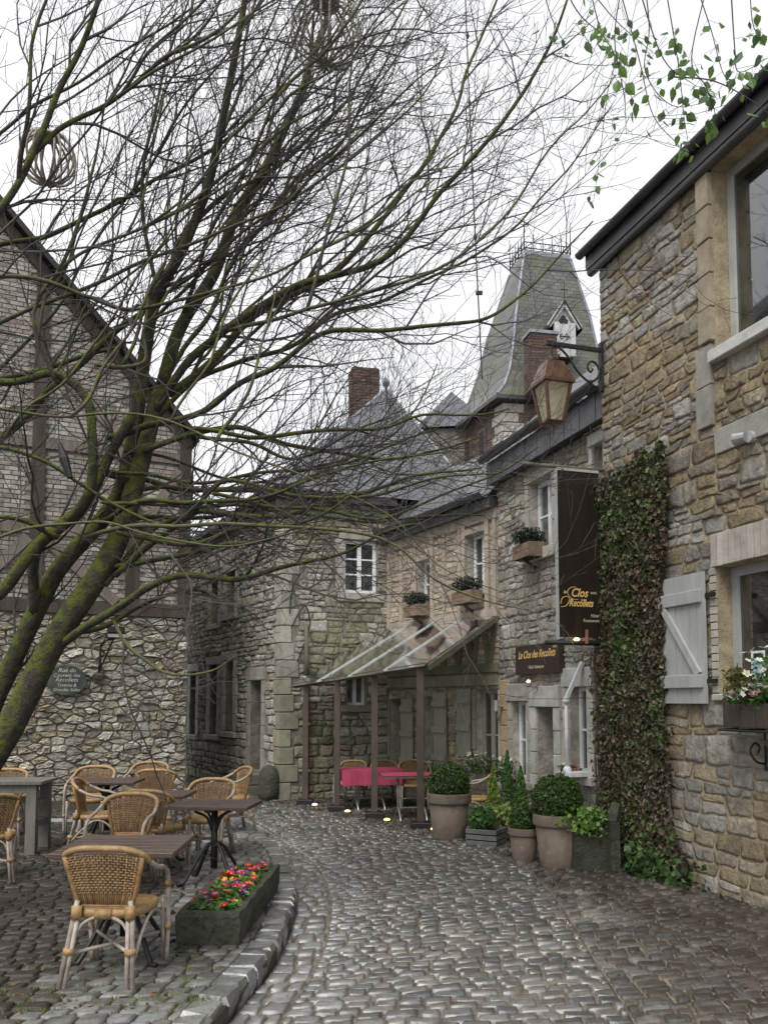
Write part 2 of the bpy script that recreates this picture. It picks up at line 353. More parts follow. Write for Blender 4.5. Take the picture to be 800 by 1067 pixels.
def block(poly, gap, h, r, rough=.3, deep=.04, ins2=.3, tilt=0):      # one stone: outline polygon in (s, z), proud along +y
    k = len(poly); cx = sum(p[0] for p in poly)/k; cz = sum(p[1] for p in poly)/k
    ext = min(max(p[0] for p in poly)-min(p[0] for p in poly), max(p[1] for p in poly)-min(p[1] for p in poly))
    if ext < .03: return None
    o = []
    for i in range(k):
        p, q = poly[i], poly[(i+1)%k]; L = math.hypot(q[0]-p[0], q[1]-p[1])
        if L < .015: continue
        ch = min(.3, .011/L+.05*rough)
        ts = (ch, .5, 1-ch) if L > .12 else (ch, 1-ch)
        for t in ts: o.append((p[0]+(q[0]-p[0])*t, p[1]+(q[1]-p[1])*t))
    if len(o) < 4: return None
    P = []
    for (x, z) in o:
        dx, dz = x-cx, z-cz; d = math.hypot(dx, dz)+1e-6; g = max(.35, 1-gap*(.6+r.random()*.9)/d); jx = 1-rough*.07*r.random()
        P.append((cx+dx*g*jx, cz+dz*g*jx))
    n = len(P); tx, tz = r.uniform(-1, 1)*rough*.5, r.uniform(-1, 1)*rough*.5; ax, az = r.gauss(0, 1)*tilt, r.gauss(0, 1)*tilt
    v = [(x, -deep, z) for x, z in P]
    for ins, hh in ((.03, .85), (ins2, 1.0)):
        for (x, z) in P:
            dx, dz = x-cx, z-cz; k2 = 1-ins*(1+r.uniform(-.4, .4)*rough)
            v.append((cx+dx*k2, max(.002, h*hh*(1+r.uniform(-.45, .45)*rough)+(dx*tx+dz*tz)*h*4+dx*ax+dz*az), cz+dz*k2))
    v.append((cx, h*(1.05+r.uniform(-.3, .3)*rough), cz))
    f = []
    for ri in (0, 1):
        for j in range(n): f.append((ri*n+j, ri*n+(j+1)%n, (ri+1)*n+(j+1)%n, (ri+1)*n+j))
    for j in range(n): f.append((2*n+j, 2*n+(j+1)%n, 3*n))
    return v, f
def rubble(bounds, wd, ht, holes, pal, r, jx=.35, gap=.012, h=.025, rough=.5, planes=(), cj=.22, colf=None):
    s0, s1, z0, z1 = bounds; seeds = []
    z = z0+ht*.4; row = 0
    while z < z1+ht*.5:
        hh = ht*r.uniform(.6, 1.55); x = s0-wd*r.random()
        while x < s1+wd*.5:
            ww = wd*r.uniform(.4, 1.8); seeds.append((x+ww/2, z+r.uniform(-jx, jx)*hh)); x += ww
        z += hh; row += 1
    A = np.array(seeds); k = wd/ht*1.05; B = A*np.array([1, k]); out = []
    for i in range(len(seeds)):
        cx, cz = seeds[i]
        if not (s0 < cx < s1 and z0 < cz < z1): continue
        if any(h0 < cx < h1 and g0 < cz < g1 for h0, h1, g0, g1 in holes): continue
        if any(a*cx+b*cz > c for a, b, c in planes): continue
        p = [(cx-wd*1.1, cz-ht*1.4), (cx+wd*1.1, cz-ht*1.4), (cx+wd*1.1, cz+ht*1.4), (cx-wd*1.1, cz+ht*1.4)]
        d2 = ((B-B[i])**2).sum(1); near = np.argsort(d2)[1:16]
        for j in near:
            ax, az = A[j][0]-cx, (A[j][1]-cz)*k*k
            c = (A[j][0]**2-cx**2+k*k*(A[j][1]**2-cz**2))/2
            p = clip(p, ax, az, c)
            if len(p) < 3: break
        if len(p) < 3: continue
        p = clip(p, -1, 0, -s0); p = clip(p, 1, 0, s1); p = clip(p, 0, -1, -z0); p = clip(p, 0, 1, z1)
        for a, b, c in planes: p = clip(p, a, b, c)
        for h0, h1, g0, g1 in holes:
            if len(p) < 3: break
            if max(q[0] for q in p) > h0 and min(q[0] for q in p) < h1 and max(q[1] for q in p) > g0 and min(q[1] for q in p) < g1:
                o = [(h0-cx, 0), (cx-h1, 1), (g0-cz, 2), (cz-g1, 3)]; m = max(o)[1]
                p = (clip(p, 1, 0, h0), clip(p, -1, 0, -h1), clip(p, 0, 1, g0), clip(p, 0, -1, -g1))[m] if m in (0, 1, 2, 3) else p
        if len(p) < 3: continue
        b = block(p, gap, h*r.uniform(.4, 1.5), r, rough)
        if b: out.append((b[0], b[1], jit(colf(cx, cz) if colf else mixc(pal, r), cj, r)))
    return out
def coursed(bounds, wd, ht, holes, r, gap=.006, h=.015, rough=.7, cj=.22, colf=None, wav=.25, slant=.03):
    s0, s1, z0, z1 = bounds; out = []; zs = [z0]; sd = r.random()*50
    while zs[-1] < z1-ht*.5: zs.append(min(z1, zs[-1]+ht*r.uniform(.55, 1.6)))
    if zs[-1] < z1: zs.append(z1)
    def zb(k, s):
        if k in (0, len(zs)-1): return zs[k]
        return zs[k]+ht*wav*(noise.noise(Vector((s*1.3, k*3.7, sd)))+.6*noise.noise(Vector((s*4.1, k*3.7, sd))))
    def emit(p):
        cx = sum(q[0] for q in p)/len(p); cz = sum(q[1] for q in p)/len(p)
        if any(h0 < cx < h1 and g0 < cz < g1 for h0, h1, g0, g1 in holes): return
        for h0, h1, g0, g1 in holes:
            if len(p) < 3: return
            if max(q[0] for q in p) > h0 and min(q[0] for q in p) < h1 and max(q[1] for q in p) > g0 and min(q[1] for q in p) < g1:
                m = max([(h0-cx, 0), (cx-h1, 1), (g0-cz, 2), (cz-g1, 3)])[1]
                p = (clip(p, 1, 0, h0), clip(p, -1, 0, -h1), clip(p, 0, 1, g0), clip(p, 0, -1, -g1))[m]
        if len(p) < 3: return
        b = block(p, gap, h*r.uniform(.4, 1.5), r, rough)
        if b: out.append((b[0], b[1], jit(colf(cx, cz), cj, r)))
    for k in range(len(zs)-1):
        x = s0; hc = zs[k+1]-zs[k]; tilt0 = 0
        while x < s1-.02:
            ww = max(.07, min(.75, (wd*r.uniform(.35, 1.2)+hc*r.uniform(.2, 1.1)))); e = min(s1, x+ww)
            if s1-e < .08: e = s1
            tilt1 = 0 if e >= s1 else r.uniform(-1, 1)*slant; j = lambda: r.uniform(-.008, .008)
            P4 = [(x-tilt0, zb(k, x)), ((x+e)/2, zb(k, (x+e)/2)+j()), (e-tilt1, zb(k, e)), (e+tilt1, zb(k+1, e)), ((x+e)/2, zb(k+1, (x+e)/2)+j()), (x+tilt0, zb(k+1, x))]
            if hc > ht*1.0 and r.random() < .33:
                t = r.uniform(.38, .62); m0 = (P4[0][0]*(1-t)+P4[5][0]*t, P4[0][1]*(1-t)+P4[5][1]*t); m1 = (P4[2][0]*(1-t)+P4[3][0]*t, P4[2][1]*(1-t)+P4[3][1]*t); jj = r.uniform(-.012, .012)
                emit([P4[0], P4[1], P4[2], (m1[0], m1[1]+jj), (m0[0], m0[1]-jj)]); emit([(m0[0], m0[1]-jj), (m1[0], m1[1]+jj), P4[3], P4[4], P4[5]])
            else: emit(P4)
            x = e; tilt0 = tilt1
    return out
class Wall:
    def __init__(s, A, B, ht, depth=.35):
        s.A = Vector((A[0], A[1], 0)); B = Vector((B[0], B[1], 0)); s.L = (B-s.A).length; s.x = (B-s.A).normalized(); s.y = Vector((0,0,1)).cross(s.x)
        s.ht = ht; s.holes = []; s.skip = []; s.depth = depth; s.rz = math.atan2(s.x.y, s.x.x)
        s.M = Matrix.Translation(s.A) @ Matrix.Rotation(s.rz, 4, 'Z')
    def loc(s, px, py):
        d = ray(px, py); c = Vector((0,0,H)); t = (s.A-c).dot(s.y)/d.dot(s.y); p = c+d*t
        return (p-s.A).dot(s.x), p.z
    def perp(s, px, py, sv):        # where a pixel's ray meets the plane across the wall at sv: (y, z)
        d = ray(px, py); c = Vector((0,0,H)); q = s.A+s.x*sv; t = (q-c).dot(s.x)/d.dot(s.x); p = c+d*t
        return (p-s.A).dot(s.y), p.z
    def rect(s, px0, py0, px1, py1):
        pm = (px0+px1)/2; a, b = s.loc(px0, (py0+py1)/2)[0], s.loc(px1, (py0+py1)/2)[0]
        return min(a, b), max(a, b), s.loc(pm, py1)[1], s.loc(pm, py0)[1]
    def P(s, a, y, z): return s.M @ Vector((a, y, z))
    def backing(s, name, mat, parent, z0=0, ends=True, s0=0, s1=None):
        s1 = s.L if s1 is None else s1
        xs = sorted({s0, s1, *[q for h in s.holes for q in h[:2] if s0 < q < s1]}); zs = sorted({z0, s.ht, *[q for h in s.holes for q in h[2:] if z0 < q < s.ht]})
        b = MB()
        for x0, x1 in zip(xs, xs[1:]):
            for a0, a1 in zip(zs, zs[1:]):
                cx, cz = (x0+x1)/2, (a0+a1)/2
                if any(h[0] < cx < h[1] and h[2] < cz < h[3] for h in s.holes): continue
                b.add([(x0,0,a0),(x1,0,a0),(x1,0,a1),(x0,0,a1)], [(0,1,2,3)])
        d = -s.depth
        for h in s.holes:
            x0, x1, a0, a1 = h
            b.add([(x0,0,a0),(x1,0,a0),(x1,0,a1),(x0,0,a1),(x0,d,a0),(x1,d,a0),(x1,d,a1),(x0,d,a1)], [(0,1,5,4),(1,2,6,5),(2,3,7,6),(3,0,4,7)])
        if ends:
            b.add([(s0,0,z0),(s1,0,z0),(s1,0,s.ht),(s0,0,s.ht),(s0,d*1.4,z0),(s1,d*1.4,z0),(s1,d*1.4,s.ht),(s0,d*1.4,s.ht)], [(1,2,6,5),(2,3,7,6),(3,0,4,7),(5,6,7,4)])
        return b.build(name, mat, parent)
def strip_uv(o, quads_uv):
    me = o.data; uv = me.uv_layers.new(name='UVMap')
    i = 0
    for p in me.polygons:
        for k, li in enumerate(p.loop_indices): uv.data[li].uv = quads_uv[p.index][k]
def roof(name, polys, mat, parent):       # planar polygons with metric UVs along slope
    v = []; f = []; uvs = []
    for P in polys:
        P = [Vector(p) for p in P]; n = (P[1]-P[0]).cross(P[2]-P[0]).normalized()
        t = (P[1]-P[0]); t.z = 0; t = t.normalized() if t.length > 1e-6 else Vector((1,0,0)); u2 = n.cross(t)
        k = len(v); v += P; f.append(tuple(range(k, k+len(P)))); uvs.append([((p-P[0]).dot(t), (p-P[0]).dot(u2)) for p in P])
    o = link(name, mesh(name, v, f, mat), parent); strip_uv(o, uvs); return o
# framed window in a wall opening: frame bars, panes, optional mullions
def window(W, hole, parent, fmat, ncol=2, nrow=1, fw=.05, yd=-.14, label=None, name='window', curtain=False, room=True, glass='pane', mw=None):
    x0, x1, z0, z1 = hole; b = MB(); mw = mw or fw
    b.box(x0+.002, x0+fw, yd-.05, yd, z0+.002, z1-.002); b.box(x1-fw, x1-.002, yd-.05, yd, z0+.002, z1-.002)
    b.box(x0+fw, x1-fw, yd-.05, yd-.002, z0+.002, z0+fw); b.box(x0+fw, x1-fw, yd-.05, yd-.002, z1-fw, z1-.002)
    cw = (x1-x0-2*fw)
    for i in range(1, ncol): c = x0+fw+cw*i/ncol; b.box(c-mw*.6, c+mw*.6, yd-.048, yd+.004, z0+fw, z1-fw)
    o = b.build(name, fmat, parent)
    if label: o['label'] = label
    for i in range(ncol):
        a0 = x0+fw+cw*i/ncol+(mw*.6 if i else 0); a1 = x0+fw+cw*(i+1)/ncol-(mw*.6 if i < ncol-1 else 0)
        for j in range(nrow):
            h0 = z0+fw+(z1-z0-2*fw)*j/nrow; h1 = z0+fw+(z1-z0-2*fw)*(j+1)/nrow
            if j: q = MB(); q.box(a0, a1, yd-.04, yd-.006, h0-.013, h0+.013); q.build('glazing_bar', fmat, o)
            q = MB(); g = .012 if j else 0; q.box(a0, a1, yd-.03, yd-.024, h0+g, h1-(.012 if j < nrow-1 else 0)); q.build('pane', glass, o)
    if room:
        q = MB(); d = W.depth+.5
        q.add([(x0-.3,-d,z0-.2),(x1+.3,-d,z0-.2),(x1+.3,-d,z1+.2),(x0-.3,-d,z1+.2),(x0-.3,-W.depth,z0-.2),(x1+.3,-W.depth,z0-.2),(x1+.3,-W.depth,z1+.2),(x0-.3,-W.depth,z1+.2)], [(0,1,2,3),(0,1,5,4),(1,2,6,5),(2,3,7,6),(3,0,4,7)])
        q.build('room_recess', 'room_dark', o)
    if curtain:
        q = MB(); n = 24
        for (a, e) in ((x0, x0+(x1-x0)*.42), (x1-(x1-x0)*.42, x1)):
            v = []; f = []
            for k in range(n+1):
                xx = a+(e-a)*k/n; yy = -W.depth+.01+.02*math.sin(k*1.6)
                v += [(xx, yy, z0), (xx, yy, z1)]
            f = [(2*k, 2*k+2, 2*k+3, 2*k+1) for k in range(n)]; q.add(v, f)
        q.build('curtain', 'curtain', o, smooth=True)
    return o
def dressed(W, parent, rect, col, name='jamb_stone', n=1, vertical=True, proud=.02, cj=.12, skip=True, bev=.008, depth=.12):
    x0, x1, z0, z1 = rect
    if skip: W.skip.append(rect)
    for i in range(n):
        a = (x0, x1, z0+(z1-z0)*i/n, z0+(z1-z0)*(i+1)/n) if vertical else (x0+(x1-x0)*i/n, x0+(x1-x0)*(i+1)/n, z0, z1)
        g = .004; b = MB(); c = jit(col, cj)
        b.box(a[0]+g, a[1]-g, -depth, proud*rnd.uniform(.8, 1.2), a[2]+g, a[3]-g, c, bev=bev); b.build(name, 'dressed', parent, attr=True)
def text(s, size, mat, parent, loc, rot, name='lettering', shear=0, sx=1, align='CENTER', ext=.001, bold=0):
    cu = bpy.data.curves.new('lettering', 'FONT'); cu.body = s; cu.size = size; cu.shear = shear; cu.align_x = align; cu.extrude = ext; cu.offset = bold; cu.resolution_u = 3
    o = bpy.data.objects.new('tmp', cu); COL.objects.link(o); bpy.context.view_layer.update()
    me = bpy.data.meshes.new_from_object(o.evaluated_get(bpy.context.evaluated_depsgraph_get())); bpy.data.objects.remove(o)
    me.materials.clear(); me.materials.append(MATS[mat])
    return link(name, me, parent, loc=loc, rot=rot, scale=(sx, 1, 1))
def leaf_cloud(pts, size, pal, r, name, parent, up=0.0, asp=1.0, fold=.25, mat='leaf', outw=.6):
    b = MB()
    for (p, n) in pts:
        p = Vector(p); n = Vector(n); d = Vector((r.gauss(0,1), r.gauss(0,1), r.gauss(0,1)+up)).normalized()
        nn = (n*outw+Vector((r.gauss(0,1), r.gauss(0,1), r.gauss(0,1)))*.5).normalized(); t = (d-nn*d.dot(nn))
        if t.length < 1e-3: continue
        t.normalize(); x = t.cross(nn); s = size*r.uniform(.6, 1.3); c = jit(mixc(pal, r), .3, r)
        a = p-t*s*.5; e = p+t*s*.55
        b.add([a, p+x*s*.38*asp+nn*s*fold*.5, e, p-x*s*.38*asp+nn*s*fold*.5], [(0,1,2),(0,2,3)], c)
    return b.build(name, mat, parent, attr=True)
# ================================================================ ground, street, terrace
def struct(o, label=None): return tag(o, label, kind='structure')
b = MB(); b.add([(-60,-20,-.07),(60,-20,-.07),(60,120,-.07),(-60,120,-.07)], [(0,1,2,3)]); struct(b.build('ground', 'earth'), 'dark damp earth under the paving and around the houses')
KERB = .13
Lp = [G(*q) for q in ((120,1260),(175,1150),(238,1067),(285,1010),(305,962),(307,930),(293,897),(262,870),(238,855),(212,846))]+[Vector((-3.6,14.2,0)), Vector((-6.5,15.6,0))]
Rp = [G(*q) for q in ((745,1260),(700,1150),(660,1067),(618,1000),(580,940),(545,905),(500,884),(440,871),(350,851),(300,841),(262,831))]+[Vector((-5.0,18.3,0))]
Lc = catmull(Lp, 12); Rc = catmull(Rp, 12)
wallp = [Vector((4.2,3.0,0)), G(985,1012), G(800,950), G(636,897), G(560,868), G(522,853), G(405,829), G(292,834), Vector((-4.4,19,0))]
Wc = catmull(wallp, 10)
def sett_rows(La, Ra, pitch, wd, z, palf, r, gap=.012, h=.02, rough=.35, end=None, skew=0.0, keep=None, tilt=.035):
    ll = sum((b-a).length for a, b in zip(La, La[1:])); lr = sum((b-a).length for a, b in zip(Ra, Ra[1:])); n = int((ll+lr)/2/pitch)
    A, B = resample(La, n), resample(Ra, n); out = []
    wob = [r.uniform(-.2, .2)*pitch for _ in range(n+2)]
    for i in range(n):
        W_ = (B[i]-A[i]).length; x = -r.random()*wd*.6
        while x < W_-.02:
            ww = wd*r.uniform(.65, 1.4); a, e = max(0, x)/W_, min(W_, x+ww)/W_; x += ww
            if (e-a)*W_ < .04: continue
            def q(t, k):
                p = A[k].lerp(B[k], t); tg = (A[min(k+1, n)].lerp(B[min(k+1, n)], t)-p)
                wv = .22*pitch*noise.noise(Vector((p.x*2.3, p.y*2.3, 3.1)))
                return p+tg.normalized()*wv if tg.length > 1e-6 else p
            c = [q(a, i), q(e, i), q(e, i+1), q(a, i+1)]
            m = (c[0]+c[2])/2
            pr = proj(m)
            if not pr or pr[0] < -80 or pr[0] > 880 or pr[1] > 1180: continue
            if keep and not keep(m): continue
            bl = block([(p.x, p.y) for p in c], gap, h*r.uniform(.6, 1.3), r, rough, deep=.03, ins2=.26, tilt=tilt)
            if not bl: continue
            v = [(p[0], p[2], z+p[1]) for p in bl[0]]
            f = [tuple(reversed(t)) for t in bl[1]]
            out.append((v, f, jit(palf(m, (a+e)/2), .3, r)))
    return out
def sheet(La, Ra, n, z, name, mat, lab, parent=None):
    A, B = resample(La, n), resample(Ra, n); b = MB(); v = []
    for p, q in zip(A, B): v += [(p.x, p.y, z), (q.x, q.y, z)]
    b.add(v, [(2*i, 2*i+1, 2*i+3, 2*i+2) for i in range(n)]); return struct(b.build(name, mat), lab)
street = sheet(Lc, Rc, 80, -.004, 'street', 'joint', 'wet curving street of dark setts with sandy joints')
spal = [(.115,.108,.1),(.15,.142,.13),(.195,.183,.162),(.125,.113,.096),(.09,.087,.085)]
bpal = [(.18,.177,.17),(.23,.227,.217),(.145,.14,.13)]
def pal_street(m, t): return rnd.choice(bpal) if t < .14 else rnd.choice(spal)
r_ = random.Random(3)
gutL = [a.lerp(b_, .13) for a, b_ in zip(resample(Lc, 100), resample(Rc, 100))]
pieces('sett', sett_rows(gutL, resample(Rc, 100), .1, .145, 0, pal_street, r_, gap=.009, h=.018), 'sett', street, smooth=True)
gutter = sheet(Lc, gutL, 80, -.0, 'gutter', 'joint', 'band of larger grey setts along the foot of the kerb')
pieces('sett', sett_rows(Lc, gutL, .17, .13, .002, lambda m, t: rnd.choice(bpal), r_, gap=.014, h=.018), 'sett', gutter, limit=200, smooth=True)
footway = sheet(Rc, Wc, 80, .004, 'footway', 'joint', 'dark mossy footway of narrow brown setts along the houses')
fpal = [(.09,.075,.06),(.075,.066,.055),(.11,.09,.07),(.065,.06,.05)]
pieces('sett', sett_rows(Rc, Wc, .1, .16, .004, lambda m, t: rnd.choice(spal) if rnd.random() > t*1.6+.1 else rnd.choice(fpal), r_, gap=.011, h=.02), 'sett_terrace', footway, smooth=True)
# terrace, one step up behind a curved kerb
Kc = resample(Lc, 100)
def offs(C, d):
    out = []
    for i, p in enumerate(C):
        t = (C[min(i+1, len(C)-1)]-C[max(i-1, 0)]).normalized(); out.append(p+Vector((-t.y, t.x, 0))*d)
    return out
Ki = offs(Kc, .17)
Far = [Vector((-7.5, p.y*.9+.2, 0)) for p in Ki]
Far = [Vector((-7.5, 2.2+(i/100)*12.5, 0)) for i in range(101)]
terrace = sheet(Far, Ki, 90, KERB-.012, 'terrace', 'joint_dark', 'cafe terrace of worn dark setts with moss in the joints')
tpal = [(.042,.033,.024),(.054,.044,.033),(.034,.027,.02),(.066,.056,.044)]
def pal_ter(m, t):
    return rnd.choice(bpal) if t > .86+.06*noise.noise(Vector((m.x*2, m.y*2, 0))) else rnd.choice(tpal)
pieces('sett', sett_rows(Far, Ki, .11, .14, KERB-.012, pal_ter, r_, gap=.010, h=.018, rough=.5, keep=lambda m: m.y < 12.2), 'sett_terrace', terrace, smooth=True)
kerb = MB(); A_ = resample(Kc, 100); B_ = resample(Ki, 100); v = []
for p, q in zip(A_, B_): v += [(p.x, p.y, -.05), (p.x-.004, p.y, KERB-.03), (q.x, q.y, KERB-.03)]
kerb.add(v, [(3*i, 3*i+3, 3*i+4, 3*i+1) for i in range(100)]+[(3*i+1, 3*i+4, 3*i+5, 3*i+2) for i in range(100)])
kerb = struct(kerb.build('kerb', 'joint_dark'), 'curved raised kerb of wet grey stone round the cafe terrace')
fine = resample(Lc, 400); fin2 = offs(fine, .18); i = 8; kp = []
while i < 330:
    k = r_.randint(3, 6); j = min(i+k, 399)
    P4 = [fine[i], fine[j], fin2[j], fin2[i]]; c = jit((.15,.147,.142), .5, r_); g = .006
    cen = sum(P4, Vector())/4; tw = Vector((r_.uniform(-.008, .008), r_.uniform(-.008, .008), 0))
    v = []
    for zz, s_ in ((-.04, .97), (KERB*.5, .985), (KERB-.028, .96), (KERB+.006, .8)):
        for p in P4: q = cen+(p-cen)*s_+tw; v.append((q.x+r_.uniform(-1,1)*.011, q.y+r_.uniform(-1,1)*.011, zz+r_.uniform(-1,1)*.009))
    v.append((cen.x, cen.y, KERB+.012))
    f = [(a*4+q, a*4+(q+1)%4, a*4+4+(q+1)%4, a*4+4+q) for a in range(3) for q in range(4)]+[(12+q, 12+(q+1)%4, 16) for q in range(4)]
    kp.append((v, f, c)); i = j
pieces('kerb_stone', kp, 'sett', kerb)
# moss and grass tufts in the joints near the front of the terrace
def tufts(name, spots, r, label, h=.03, n=14, pal=((.17,.24,.04),(.13,.19,.04),(.22,.23,.07))):
    b = MB()
    for p in spots:
        for k in range(n):
            a = r.random()*2*PI; d = r.random()**.5*.05; q = p+Vector((math.cos(a)*d, math.sin(a)*d, 0)); l = Vector((r.uniform(-.5,.5), r.uniform(-.5,.5), 1))*h*r.uniform(.4, 1.1); w_ = Vector((math.cos(a+1), math.sin(a+1), 0))*.004
            b.add([q-w_, q+w_, q+l], [(0,1,2)], jit(r.choice(pal), .3, r))
    o = b.build(name, 'leaf', attr=True); o['kind'] = 'stuff'; o['label'] = label; return o
sp = []
for (px, py, n, sx, sy) in ((160,1045,44,60,14), (40,1040,26,40,14), (110,1000,10,60,16), (200,1010,12,30,20), (90,1020,10,60,20)):
    for k in range(n): sp.append(G(r_.gauss(px, sx*.6), min(1066, r_.gauss(py, sy*.6)), KERB-.008))
fl = MB()
for k in range(420):
    p = G(r_.uniform(-20, 300) if k%4 else r_.uniform(250, 780), r_.uniform(840, 1066), KERB+.006)
    if k%4 == 0: p.z = .03
    elif p.x > -.95-.02*p.y: continue
    a = r_.random()*6.3; s_ = r_.uniform(.012, .03); d = Vector((math.cos(a), math.sin(a), r_.uniform(-.2,.3)))*s_; e = Vector((-math.sin(a), math.cos(a), r_.uniform(-.3,.3)))*s_*.5
    fl.add([p-d, p+e, p+d, p-e], [(0,1,2),(0,2,3)], jit(r_.choice([(.16,.1,.05),(.1,.06,.035),(.22,.16,.08),(.13,.07,.04)]), .3, r_))
fl = fl.build('fallen_leaves', 'leaf', attr=True); tag(fl, 'scattered small brown fallen leaves on the wet setts', 'leaves', kind='stuff')
tag(tufts('grass', sp, r_, 'thin moss and grass tufts between the terrace setts', .03), cat='grass')
sp = [Kc[k].lerp(Ki[k], -.15)+Vector((0,0,.0)) for k in range(8, 60) if r_.random() < .35]
tag(tufts('weeds', sp, r_, 'small weeds growing at the foot of the kerb', .03, 5, ((.1,.1,.04),(.12,.09,.05))), cat='weeds')

# ================================================================ right stone house
C0 = G(636,896); R0 = G(800,950); dR = (C0-R0).normalized(); RA = R0-dR*2.6
def gz(px, py, W): return W.loc(px, py)[1]
house = thing('stone_house', 'ochre rubble stone house with grey shutter and dark gutter at right edge', 'house', RA, 0)
WR = Wall(RA, C0, 6.6); house.rotation_euler = (0,0,WR.rz)
EV = WR.loc(640, 262)[1]; WR.ht = EV
sU = WR.loc(744, 300)[0]; zU0 = WR.loc(766, 354)[1]; hU = (sU-1.75, sU, zU0, EV-.06)
sL = WR.loc(748, 660)[0]; hL = (sL-1.2, sL, WR.loc(770, 722)[1], WR.loc(760, 588)[1])
WR.holes = [hU, hL]
OCH = (.27,.205,.125); GRY = (.34,.33,.3)
# jambs, sills, lintels
dressed(WR, house, (hU[1]+.0, hU[1]+.17, hU[2]+.1, hU[3]-.02), (.34,.29,.21), n=5, proud=.05)
dressed(WR, house, (hU[1]+.03, hU[1]+.24, WR.loc(735,448)[1], hU[2]+.09), (.3,.285,.25), n=2, proud=.045)
dressed(WR, house, (hU[0]-.2, hU[1]+.02, hU[2]-.12, hU[2]-.004), (.5,.5,.48), 'window_sill', proud=.09, depth=.2)
dressed(WR, house, (hU[0]-.2, hU[1]+.02, hU[2]-.95, hU[2]-.72), (.33,.32,.29), 'band_stone', n=3, vertical=False, proud=.035)
brk = (hL[0]-.15, hL[1]+.04, hL[3], hL[3]+.3)
dressed(WR, house, brk, (.42,.385,.34), 'lintel_brick', n=18, vertical=False, proud=.03, bev=.004, cj=.15)
dressed(WR, house, (hL[1], hL[1]+.075, hL[2], hL[3]), (.4,.37,.33), 'jamb_brick', n=16, proud=.024, bev=.004, cj=.18)
dressed(WR, house, (hL[0], hL[1]+.05, hL[2]-.07, hL[2]-.004), (.4,.4,.38), 'window_sill', proud=.06, depth=.2)
wallo = WR.backing('wall', 'mortar_ochre', house)
def colR(s, z):
    u = noise.noise(Vector((s*1.1, z*1.1, 5)))
    return rnd.choice([(.38,.3,.19),(.31,.25,.165),(.4,.355,.27),(.33,.29,.23)] if u > .02 else [(.4,.385,.345),(.44,.42,.38),(.32,.3,.265),(.36,.3,.205)])
rr = random.Random(5); hl = WR.holes+WR.skip
st = coursed((.0, WR.L, 2.45, EV), .24, .125, hl, rr, gap=.008, h=.016, rough=.95, colf=colR, wav=.42, slant=.04)
st += coursed((.0, WR.L, 0, 2.45), .27, .15, hl, rr, gap=.007, h=.014, rough=.8, colf=colR, wav=.25)
pieces('stone', st, 'rubble', wallo, WR.M, smooth=True)
window(WR, hU, house, 'paint_greygreen', 2, 1, .075, -.16, curtain=False)
window(WR, hL, house, 'paint_grey', 2, 1, .085, -.15)
# poster in the lower window
q = MB(); y_, z_ = WR.perp(783, 698, hL[1]-.2); sP = WR.loc(783, 698)[0]
x0, x1 = hL[1]-.36, hL[1]-.2; z0 = hL[2]+.12
q.box(x0, x1, -.173, -.168, z0, z0+.24); po = q.build('poster', 'poster_white', house)
q = MB(); q.box(x0+.015, x1-.015, -.1675, -.166, z0+.02, z0+.16); q.build('poster_picture', 'poster_blue', po)
q = MB(); q.box(x0+.03, x1-.03, -.1675, -.166, z0+.18, z0+.22); q.build('poster_heading', 'leafcore', po)
# eaves: soffit, fascia, gutter, roof
b = MB(); b.box(-.1, WR.L+.1, .0, .08, EV-.0, EV+.05); b.build('soffit', 'timber_dark', house)
b = MB(); b.box(-.1, WR.L+.12, .082, .11, EV-.02, EV+.22); b.build('fascia_board', 'zinc_dark', house)
b = MB(); b.tube([(-.1,.06,EV-.05),(WR.L+.1,.06,EV-.05)], .05, 8); b.build('eaves_moulding', 'zinc_dark', house, smooth=True)
b = MB(); g = [(.112+.055-.055*math.cos(t), EV+.17-.055*math.sin(t)) for t in [PI*k/8 for k in range(9)]]
v = [(x, y, z) for x in (-.1, WR.L+.16) for (y, z) in g]; b.add(v, [(k, k+1, 10+k, 9+k) for k in range(8)]); b.add([(WR.L+.16, y, z) for y, z in g], [tuple(range(9))]); b.build('gutter', 'zinc_dark', house)
roof('roof', [[(-.1,.13,EV+.24),(WR.L+.15,.13,EV+.24),(WR.L+.15,-3.2,EV+2.6),(-.1,-3.2,EV+2.6)]], 'slate', house)
b = MB(); b.add([(WR.L+.001,0,0),(WR.L+.001,-6,0),(WR.L+.001,-6,EV),(WR.L+.001,-3.2,EV+2.5),(WR.L+.001,0,EV)], [(0,1,2,3,4)]); b.build('end_wall', 'mortar_ochre', house)
# shutter
S0 = WR.loc(741, 665)[0]; S1 = WR.loc(697, 665)[0]; zs0 = WR.loc(718, 733)[1]; zs1 = WR.loc(718, 600)[1]
sh = MB(); n = 6
sho = bpy.data.objects.new('shutter', None); COL.objects.link(sho); sho.parent = house
for i in range(n):
    q = MB(); q.box(S0+(S1-S0)*i/n+.002, S0+(S1-S0)*(i+1)/n-.002, .05, .075+rr.uniform(-.002,.002), zs0, zs1); q.build('board', 'paint_grey', sho)
for zc in (zs0+.2, zs1-.22): q = MB(); q.box(S0+.03, S1+.015, .0765, .11, zc-.06, zc+.06, bev=.006); q.build('batten', 'paint_grey', sho)
q = MB(); q.bar((S0+.07, .092, zs0+.262), (S1-.04, .092, zs1-.285), .07, .03, up=(0,1,0)); q.build('brace', 'paint_grey', sho)
for zc in (zs0+.2, zs1-.22): q = MB(); q.box(S0-.12, S0+.028, .04, .062, zc-.02, zc+.02); q.build('hinge', 'black_metal', sho)
